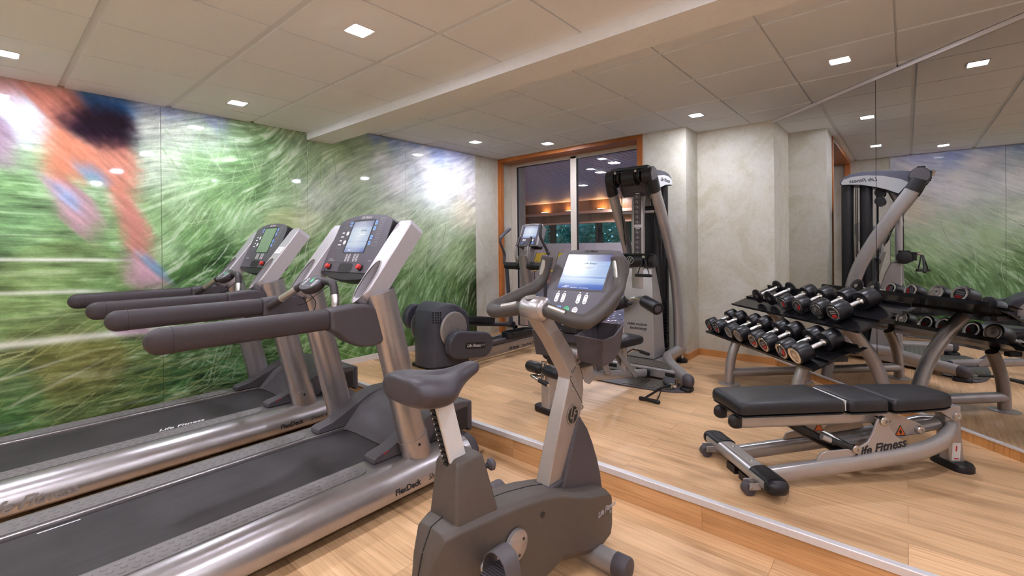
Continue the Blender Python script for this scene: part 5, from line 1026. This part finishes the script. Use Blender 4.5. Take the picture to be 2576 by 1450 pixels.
def dumb_local(r, half, disc, face, rot):
    """parts of one dumbbell about its own centre, axis along y (front end at -y); returns builder"""
    def make(name, label, loc, tilt, grp):
        T = thing('dumbbell', label, 'dumbbell', loc, 0, grp); T.rotation_euler = (tilt, 0, RA)
        MB().tube([(0, -half, 0), (0, 0, 0), (0, half, 0)], [.0145, .017, .0145], 18).build('handle', 'knurl', T)
        for s in (-1, 1):
            if disc:
                hd = MB().lathe([(-.011, .05), (-.011, r - .006), (-.006, r), (.006, r), (.011, r - .006), (.011, .02)], (0, s * half, 0), (0, s, 0), 40).build('head', 'rubber', T, angle=40)
                MB().lathe([(.010, .019), (.013, .018), (.014, .001)], (0, s * half, 0), (0, s, 0), 20).build('hub_cap', 'steel', hd); MB().lathe([(-.03, .022), (-.02, .024), (-.010, .024)], (0, s * half, 0), (0, s, 0), 20).build('collar', 'chrome', hd)
            else:
                t = .036 + (r - .05) * .9
                hd = MB().lathe([(-t, .03), (-t, r - .006), (-t + .002, r - .002), (-t + .006, r), (t - .010, r), (t - .004, r - .0015), (t, r - .006), (t, r * .86)], (0, s * half, 0), (0, s, 0), 44).build('head', 'rubber', T, angle=45)
                MB().lathe([(-t - .022, .020), (-t - .014, .027), (-t - .004, .029), (-t, .029)], (0, s * half, 0), (0, s, 0), 20).build('collar', 'chrome', hd)
                rg = MB().lathe([(t - .003, r * .865), (t + .003, r * .855), (t + .004, r * .76), (t + .001, r * .62)], (0, s * half, 0), (0, s, 0), 44).build('face_ring', 'chrome', hd, angle=60)
                fm = frame(Vector((0, s * (half + t), 0)), (1, 0, 0) if s < 0 else (-1, 0, 0), (0, 0, 1)); fm = fm @ Matrix.Rotation(rot, 4, 'Z')
                if face == 'badge':
                    b = MB(); plate(b, fm, ell(0, 0, r * .61, r * .61, 36), .0012); bo = b.build('badge', 'ink_black', hd, flat=True)
                    b = MB(); plate(b, fm @ Matrix.Translation((0, 0, .0012)), rrect(-r * .34, -r * .50, r * .34, -r * .16, .004, 2), .0006); bb = b.build('badge_mark', 'ink_red', bo, flat=True)
                    b = MB()
                    for row, hh in ((.16, .15), (-.06, .13)):
                        for k in range(8): quad(b, fm, r * (-.42 + k * .105), r * row, r * (-.42 + k * .105 + .08), r * (row + hh), .0016)
                    b.build('badge_print', 'ink_grey', bo, flat=True)
                else:
                    MB().lathe([(t - .004, .001), (t - .004, r * .2), (t + .002, r * .22), (t + .0005, r * .28), (t + .0025, r * .45), (t + .0005, r * .6)], (0, s * half, 0), (0, s, 0), 40).build('face_disc', 'steel', hd, angle=60)
        return T
    return make
LX = ('first', 'second', 'third', 'fourth', 'fifth', 'sixth', 'seventh', 'eighth')
def place(pt, x, r, half, disc, face, rot, label, grp, u0, lift):
    # the shelf plates are tilted about 21.5 degrees; heads rest on both plates
    tilt = math.atan2(.367, .93); uc = .17 if pt is P1 else .215; w = r + lift
    y, z = pt(uc, w); loc = RO + Matrix.Rotation(RA, 3, 'Z') @ Vector((x, y, z))
    return dumb_local(r, half, disc, face, rot)('dumbbell', label, loc, tilt, grp)
LOW = [(-.262, .059, .105, 'badge', .5), (-.115, .061, .106, 'badge', .5), (.107, .062, .108, 'plain', 0), (.258, .064, .110, 'plain', 0), (.482, .065, .112, 'badge', .35), (.628, .067, .114, 'badge', .4), (.846, .068, .117, 'badge', 1.2), (.992, .070, .119, 'plain', 0)]
LL = ['round dumbbell at the far left end of the lower rack shelf, red badge', 'second round dumbbell from the left on the lower shelf, red badge', 'third dumbbell from the left on the lower shelf, plain chrome face', 'fourth dumbbell from the left on the lower shelf, plain chrome face',
      'fifth dumbbell from the left on the lower shelf, badge tilted left', 'sixth dumbbell from the left on the lower shelf, red and black badge', 'seventh dumbbell from the left on the lower shelf, red mark at lower right', 'largest dumbbell at the right end of the lower shelf, plain chrome face']
for (x, r, h, f, ro), l in zip(LOW, LL): place(P1, x, r, h, False, f, ro, l, 'dumbbells on the lower rack shelf', 0, .0195)
UP = [(.035, .066, .105, None, 0, True), (.212, .066, .105, None, 0, True), (.428, .060, .105, 'badge', 1.5, False), (.612, .061, .106, 'badge', 1.3, False), (.822, .064, .108, 'plain', 0, False), (1.0, .068, .113, 'badge', .15, False)]
UL = ['flat disc dumbbell at the left end of the upper rack shelf', 'second flat disc dumbbell on the upper shelf, beside the round ones', 'smallest round dumbbell on the upper shelf, next to the disc dumbbells', 'second round dumbbell on the upper shelf, red badge turned sideways', 'round dumbbell with plain chrome face on the upper shelf', 'rightmost round dumbbell on the upper shelf, red mark at the bottom']
for (x, r, h, f, ro, dc), l in zip(UP, UL): place(P2, x, r, h, dc, f, ro, l, 'dumbbells on the upper rack shelf', 0, .0195)
# ---------------------------------------------------------------- cable machine (local x away from the user, y left, z from the lower floor)
m, nt, bs = nmat('tread_plate'); co = coords(nt, (38, 38, 38), (0, 0, R(45))); ck = N(nt, 'ShaderNodeTexChecker', Scale=1.0); nt.links.new(co, ck.inputs[0])
nt.links.new(ramp(nt, ck.outputs[1], [(0, srgb(52, 48, 44)), (1, srgb(96, 88, 74))]), bs.inputs['Base Color']); bs.inputs['Roughness'].default_value = .45; bump(nt, bs, ck.outputs[1], .5, .003); M['tread'] = m
def d_handle(label, loc, rz=0, tilt=0):
    H = thing('pull_handle', label, 'pull handle', loc, rz, 'stirrup handles of the cable machine')
    st = MB()
    for s in (-1, 1): st.tube([(0, 0, 0), (-.012, s * .012, -.02), (-.02, s * .062, -.165)], .009, 10, .004, up=(1, 0, 0))
    st.build('strap', 'black', H); MB().tube([(-.02, -.078, -.175), (-.02, .078, -.175)], .016, 14, cap='round').build('grip', 'rubber', H); MB().lathe([(-.01, .008), (.01, .008)], (0, 0, .004), (0, 1, 0), 12).build('clip', 'chrome', H)
    return H
def gym():
    T = thing('cable_machine', 'silver and black cable machine tower with two curved arms', 'cable machine', (0, 2.13, 0))
    # curved arms and black end sockets
    for s in (-1, 1):
        P = smooth([(4.985, s * .245, .27), (4.985, s * .245, .45), (4.965, s * .245, .75), (4.895, s * .245, 1.1), (4.76, s * .243, 1.42), (4.585, s * .24, 1.73), (4.46, s * .235, 1.93), (4.40, s * .232, 2.03)], 6)
        A = MB().tube(P, .066, 24, .046, up=(1, 0, 0), power=2.3).build('curved_arm', 'gym_silver', T, angle=60)
        MB().tube([P[-4], P[-1], (4.37, s * .23, 2.1)], .070, 24, .052, up=(1, 0, 0), power=2.2).build('arm_socket', 'black', A)
    hd = MB().lathe([(-.25, .07), (-.246, .088), (-.16, .09), (-.155, .09)], (4.365, 0, 2.135), (0, 1, 0), 36).build('head_end', 'black', T)
    MB().lathe([(.155, .09), (.16, .09), (.246, .088), (.25, .07)], (4.365, 0, 2.135), (0, 1, 0), 36).build('head_end', 'black', T)
    for y in (-.25, .25): MB().lathe([(0, .080), (.004, .078)], (4.365, y * 1.0, 2.135), (0, 1 if y > 0 else -1, 0), 36).build('end_disc', 'plastic_mid', hd)
    MB().lathe([(-.07, .084), (.07, .084)], (4.365, 0, 2.135), (0, 1, 0), 36).build('head_drum', 'black', T); MB().lathe([(-.17, .05), (.17, .05)], (4.375, 0, 2.135), (0, 1, 0), 24).build('head_core', 'black', T)
    MB().box((4.32, -.205, 2.205), (4.39, .205, 2.238)).build('head_bar', 'black_gloss', T, bevel=.008)
    def pulley(y, z, x, par, top=True):
        w = MB().lathe([(-.014, .05), (-.012, .058), (-.004, .05), (.004, .05), (.012, .058), (.014, .05)], (x, y, z), (0, 1, 0), 28).build('pulley', 'black', par); b = MB().box((x - .07, y - .024, z - .035), (x + .05, y - .017, z + .05)); b.box((x - .07, y + .017, z - .035), (x + .05, y + .024, z + .05)); b.build('pulley_bracket', 'black_gloss', w, bevel=.004)
        MB().lathe([(-.02, .001), (-.018, .012), (0, .016), (.014, .014), (.018, .001)], (x - .085, y, z + .035), (-1, 0, .3), 14).build('cable_stop', 'chrome', w)
    for y in (-.11, .11): pulley(y, 2.14, 4.34, T)
    # canopy with dark top and light side plates
    cp = [(5.035, 2.10), (5.045, 2.135), (5.02, 2.185), (4.96, 2.222), (4.85, 2.238), (4.70, 2.236), (4.52, 2.215), (4.40, 2.195), (4.42, 2.07), (4.53, 1.955), (4.62, 2.008), (4.72, 2.05), (4.85, 2.088), (4.95, 2.10)]
    cn = MB().prism(cp, 'y', -.165, .165).build('canopy', 'plastic_blue', T, bevel=.006)
    sp = [(5.025, 2.108), (5.032, 2.130), (5.01, 2.165), (4.93, 2.190), (4.80, 2.192), (4.66, 2.172), (4.52, 2.125), (4.45, 2.08), (4.535, 1.97), (4.62, 2.018), (4.72, 2.058), (4.85, 2.094), (4.95, 2.106)]
    for s in (-1, 1):
        pl = MB().prism(sp, 'y', s * .165, s * .172).build('side_plate', 'white_plastic', cn, flat=True)
        text('logo', 'Life Fitness', .055, 'ink_black', pl, frame(Vector((4.83, s * .1725, 2.14)), (1, 0, 0) if s < 0 else (-1, 0, 0), (0, 0, 1)), .4, .0008, .001)
    # weight stack shrouds, cables, guide rods
    for x in (4.815, 4.985): MB().prism(rrect(x - .055, -.135, x + .055, .135, .05, 5), 'z', ZR + .16, 2.1).build('stack_shroud', 'black', T, angle=40)
    for y, x in ((-.155, 4.90), (-.10, 4.715), (.10, 4.715), (-.16, 4.885)): MB().tube([(x, y, ZR + .15), (x, y, 2.08)], .005, 8).build('cable', 'black_gloss', T)
    for y in (-.2, .2): MB().tube([(4.41, y * .6, 2.08), (4.52, y * .9, 1.8), (4.64, y * 1.0, 1.45)], .004, 8).build('cable', 'black_gloss', T)
    for z in (2.0, 1.905):
        for s in (-1, 1): MB().lathe([(-.01, .044), (-.009, .05), (.009, .05), (.01, .044)], (4.69, s * .10, z), (0, 1, 0), 24).build('cable_wheel', 'black', T)
    MB().box((4.66, -.088, 1.86), (4.72, .088, 2.06)).build('wheel_mount', 'gym_silver', T, bevel=.01)
    # centre post with the exercise chart
    cpn = MB().tube([(4.60, 0, 2.03), (4.545, 0, 1.9), (4.53, 0, 1.7), (4.53, 0, 1.0)], .036, 24, .068, up=(1, 0, 0), power=3.0).build('centre_post', 'gym_silver', T, angle=60)
    for z0, n in ((1.66, 6), (1.345, 5)):
        ch = MB().box((4.4925, -.050, z0), (4.494, .028, z0 + n * .052 + .022)).build('exercise_chart', 'ink_black', cpn, flat=True); g = MB(); k_ = MB()
        for k in range(n):
            g.box((4.4918, -.046, z0 + .003 + k * .052), (4.4926, .024, z0 + .003 + k * .052 + .048))
            c = z0 + .027 + k * .052; k_.add([(4.4912, -.02, c - .015), (4.4912, -.012, c - .015), (4.4912, .0, c + .004), (4.4912, -.006, c + .008)], [(0, 1, 2, 3)]); k_.add([(4.4912, -.006 + a, c + .013 + b) for a, b in ell(0, 0, .005, .005, 8)], [tuple(range(8))]); k_.add([(4.4912, -.03 + .01 * (k % 3), c - .005), (4.4912, .012, c - .001), (4.4912, .012, c + .003), (4.4912, -.03 + .01 * (k % 3), c - .001)], [(0, 1, 2, 3)])
        g.build('chart_cells', 'plastic_mid', ch, flat=True); k_.build('chart_figures', 'ink_grey', ch, flat=True); MB().box((4.4915, -.035, z0 + n * .052 + .008), (4.4924, .012, z0 + n * .052 + .014)).build('chart_title', 'ink_white', ch, flat=True)
    MB().tube([(4.56, -.235, 1.79), (4.56, .235, 1.79)], .014, 14).build('cross_bar', 'gym_silver', T)
    # lower pulley drum with emblem
    dr = MB().lathe([(-.205, .05), (-.2, .066), (-.15, .068), (-.15, .05), (-.11, .05), (-.11, .066), (.11, .066), (.11, .05), (.15, .05), (.15, .068), (.2, .066), (.205, .05)], (4.49, 0, 1.285), (0, 1, 0), 32).build('lower_drum', 'black', T, angle=40); MB().box((4.44, -.17, 1.335), (4.54, .17, 1.36)).build('drum_cover', 'black_gloss', dr, bevel=.006)
    lf_emblem(dr, frame(Vector((4.4245, .045, 1.29)), (0, -1, 0), (0, 0, 1)), .042)
    for y in (-.13, .13): pulley(y, 1.29, 4.46, dr)
    # shroud, wedge shaped towards the floor
    sh = [(4.508, ZR + .115), (4.508, 1.18), (4.53, 1.235), (4.60, 1.235), (4.65, 1.12), (4.72, .85), (4.80, ZR + .115)]
    sr = MB(); sr.loft([[(x, -w_ * k - (.0), z) for x, z in sh] for w_, k in ((.155, 1), (.13, 1))][:0] + [[(x, y * (1.0 if z > 1 else 1.12), z) for x, z in sh] for y in (-.155, -.14, .14, .155)])
    so = sr.build('tower_shroud', 'gym_silver', T, bevel=.02, seg=3)
    text('lettering', 'cable motion\n  technology', .042, 'ink_black', so, frame(Vector((4.5068, .012, .60)), (0, -1, 0), (0, 0, 1)), .2, .0006, .0008)
    rk = MB()
    for k in range(18): rk.box((4.86, -.165, .22 + k * .035), (4.93, -.137, .242 + k * .035))
    rk.build('weight_plates', 'rubber', T, bevel=.003)
    # roller pads on a bent chrome bar
    cb = MB().tube(smooth([(4.40, .07, .865), (4.385, .02, .895), (4.38, -.06, .905), (4.36, -.14, .885)], 5), .014, 14).build('roller_bar', 'chrome', T)
    MB().tube([(4.51, -.03, .90), (4.38, -.03, .885)], .02, 14).build('roller_mount', 'steel', cb); MB().lathe([(0, .012), (.03, .016), (.04, .012)], (4.36, .0, .86), (-1, 0, -.5), 14).build('knob', 'black', cb)
    for A, B in (((4.365, -.14, .884), (4.23, -.335, .835)), ((4.405, .075, .862), (4.38, .25, .80))):
        r_ = MB().lathe([(0, .05), (.006, .062), ((Vector(B) - Vector(A)).length - .006, .062), ((Vector(B) - Vector(A)).length, .054)], A, Vector(B) - Vector(A), 28).build('roller_pad', 'vinyl', T); MB().lathe([(0, .035), (.004, .033)], B, Vector(B) - Vector(A), 24).build('end_disc', 'plastic_mid', r_)
    # base: platform with tread plates, splayed legs, rear feet
    pf_ = [(4.215, .40), (4.215, -.50), (4.30, -.50), (4.80, -.20), (4.95, -.20), (4.95, .20), (4.80, .20), (4.30, .50), (4.215, .50)]
    bp = MB().prism(pf_, 'z', ZR + .025, ZR + .112).build('base_platform', 'gym_silver', T, bevel=.012); MB().prism([(4.25, -.44), (4.31, -.44), (4.50, -.25), (4.50, .25), (4.31, .44), (4.25, .44)], 'z', ZR + .1125, ZR + .117).build('tread_plate', 'tread', bp, flat=True)
    for y in (-.45, -.16, .14): MB().box((4.2125, y - .045, ZR + .055), (4.2155, y + .045, ZR + .09)).build('slot', 'black', bp, flat=True)
    mt = MB().prism([(4.215, -.52)] + [(4.04 - .19 * math.cos(R(a)), -.68 * math.sin(R(a))) for a in range(78, -79, -8)] + [(4.215, .52)], 'z', ZR, ZR + .012).build('floor_plate', 'plastic_mid', T, flat=True)
    for y0, y1 in ((-.56, -.13), (-.03, .10), (.10, .50)):
        q = [(4.20, y0), (4.20, y1), (3.885 + .25 * y1 * y1, y1), (3.885 + .25 * ((y0 + y1) / 2) ** 2, (y0 + y1) / 2), (3.885 + .25 * y0 * y0, y0)]
        if y0 != -.03: MB().prism(q, 'z', ZR + .0125, ZR + .016).build('tread_plate', 'tread', mt, flat=True)
    for s in (-1, 1):
        lg = MB().tube(smooth([(5.06, s * .25, ZR + .145), (4.85, s * .25, ZR + .14), (4.66, s * .255, ZR + .13), (4.55, s * .30, ZR + .12), (4.40, s * .41, ZR + .105), (4.08, s * .67, ZR + .088)], 5), .054, 22, .045, up=(0, 0, 1), power=2.6).build('leg', 'gym_silver', T, angle=60)
        MB().tube([(4.092, s * .66, ZR + .089), (4.075, s * .674, ZR + .088)], .056, 22, .047, up=(0, 0, 1), power=2.6, cap='round').build('end_cap', 'plastic', lg); MB().loft([[(4.09 + x * k, s * .655 + y * k, z) for x, y in rrect(-.075, -.05, .065, .05, .04)] for k, z in ((1, ZR), (1, ZR + .02), (.85, ZR + .036))]).build('rubber_foot', 'rubber', lg)
        MB().lathe([(0, .06), (.03, .06), (.042, .045)], (5.06, s * .25, ZR), (0, 0, 1), 24).build('rubber_foot', 'rubber', lg); MB().tube([(5.06, s * .25, ZR + .03), (5.06, s * .25, ZR + .15)], .02, 12).build('foot_stem', 'steel', lg)
        MB().box((5.06, s * .25 - .014, ZR + .13), (5.064, s * .25 + .014, ZR + .28)).build('label', 'sticker', lg, flat=True)
    # swivel pulley low at the front corner
    pb = MB().lathe([(0, .05), (.012, .058), (.03, .058), (.04, .045)], (4.07, -.50, ZR + .035), (-.3, -.3, .9), 26).build('floor_pulley', 'black', T); MB().box((4.02, -.56, ZR + .012), (4.10, -.52, ZR + .055)).build('pulley_bracket', 'steel', pb, bevel=.004); MB().lathe([(0, .014), (.02, .014)], (4.03, -.57, ZR + .035), (-1, -.3, 0), 14).build('swivel', 'chrome', pb)
    return T
G_ = gym(); rebase(G_, (4.55, 0, ZR))
d_handle('black stirrup handle hanging from the right end of the cable machine drum', (4.352, 1.985, 1.318))
d_handle('black stirrup handle hanging half hidden behind the bike console', (4.352, 2.26, 1.318), .7)
FH = thing('pull_handle', 'black stirrup handle lying on the wooden floor with its straps', 'pull handle', (3.585, 1.60, ZR), 0, 'stirrup handles of the cable machine')
for dy in (-.058, .05): MB().tube(smooth([(0, dy, .018), (.12, dy * .6, .035), (.27, -.0, .055), (.405, -.025, .045)], 5), .012, 10, .004, up=(0, 0, 1)).build('strap', 'black', FH)
MB().tube([(0, -.075, .018), (0, -.03, .02), (0, .03, .02), (0, .075, .018)], [.017, .015, .015, .017], 14, cap='round').build('grip', 'rubber', FH); MB().lathe([(-.012, .012), (.012, .012)], (.405, -.025, .045), (1, 0, 0), 14).build('ring', 'chrome', FH)

# ---------------------------------------------------------------- the cable machine's own bench (local x towards the tower)
def gym_bench():
    T = thing('cable_bench', 'black padded cable machine bench behind the exercise bike', 'exercise bench', (2.88, 2.10, ZR), R(-9.5))
    z = lambda h: h - ZR
    def soft(name, x0, x1, w, z0, z1, r=.05):
        o = rrect(x0, -w, x1, w, r, 5); k = lambda t: [((x0 + x1) / 2 + (x - (x0 + x1) / 2) * t, y * t) for x, y in o]
        return MB().loft([[p + (zz,) for p in k(t)] for t, zz in ((.9, z0), (.97, z0 + .01), (1, z0 + .025), (1, z1 - .03), (.97, z1 - .01), (.88, z1), (.5, z1 + .004))]).build(name, 'vinyl', T, angle=60)
    soft('seat_pad', .10, .42, .155, z(.485), z(.585)); bp = soft('back_pad', .47, 1.10, .13, z(.555), z(.63))
    MB().tube([(.45, 0, z(.355)), (1.30, 0, z(.225))], .038, 20, .032, up=(0, 0, 1), power=2.6).build('main_beam', 'gym_silver', T); MB().tube([(1.27, 0, z(.228)), (1.305, 0, z(.2245))], .039, 20, .033, up=(0, 0, 1), cap='round', power=2.6).build('end_cap', 'rubber', T)
    MB().prism([(.30, z(.50)), (.44, z(.50)), (.47, z(.42)), (.47, z(.33)), (.42, z(.30)), (.36, z(.33))], 'y', -.05, -.044).build('seat_plate', 'gym_silver', T, bevel=.003); MB().prism([(.30, z(.50)), (.44, z(.50)), (.47, z(.42)), (.47, z(.33)), (.42, z(.30)), (.36, z(.33))], 'y', .044, .05).build('seat_plate', 'gym_silver', T, bevel=.003)
    for s in (-1, 1):
        MB().prism([(.80, z(.50)), (.86, z(.50)), (1.10, z(.26)), (1.08, z(.23)), (1.05, z(.24))], 'y', s * .036 - .003, s * .036 + .003).build('brace', 'gym_silver', T); MB().prism([(.52, z(.53)), (.60, z(.53)), (.72, z(.33)), (.64, z(.34))], 'y', s * .045 - .003, s * .045 + .003).build('brace', 'silver_dark', T)
    MB().tube([(1.0, -.0, z(.46)), (1.02, -.06, z(.5)), (1.0, -.14, z(.5)), (1.0, -.22, z(.49))], .011, 12).build('seat_lever', 'chrome', T); MB().tube([(1.0, -.14, z(.5)), (1.0, -.23, z(.488))], .015, 14).build('lever_grip', 'black', T)
    MB().tube([(.95, 0, z(.28)), (.95, 0, z(.55))], .028, 16).build('back_post', 'gym_silver', T)
    po = MB().loft([[(x, y, zz) for x, y in rrect(-.045, -.045, .045, .045, .015, 3)] for zz in (.04, z(.50))]).build('front_post', 'gym_silver', T); MB().prism(rrect(-.06, -.13, .06, .13, .05, 5), 'z', 0, .045).build('foot_pad', 'rubber', T, bevel=.008)
    MB().tube([(0, 0, z(.40)), (.46, 0, z(.37))], .03, 16).build('front_beam', 'gym_silver', T)
    MB().tube([(-.05, .0, z(.56)), (-.06, 0, z(.42))], .02, 14).build('knee_stem', 'chrome', T); MB().tube([(-.06, -.14, z(.50)), (-.06, -.05, z(.50))], .045, 20, cap='round').build('roller_pad', 'vinyl', T); MB().tube([(-.06, .05, z(.50)), (-.06, .14, z(.50))], .045, 20, cap='round').build('roller_pad', 'vinyl', T)
    MB().tube(smooth([(-.02, .06, z(.43)), (-.12, .06, z(.45)), (-.14, .02, z(.45)), (-.14, -.05, z(.44)), (-.13, -.13, z(.42))], 4), .012, 12).build('step_bar', 'chrome', T); MB().tube([(-.14, -.04, z(.442)), (-.131, -.12, z(.423))], .017, 14).build('step_grip', 'black', T)
    MB().lathe([(-.02, .02), (.0, .03), (.03, .03), (.045, .02)], (-.02, 0, z(.60)), (-.4, 0, 1), 18).build('knob', 'black', T)
    return T
gym_bench()
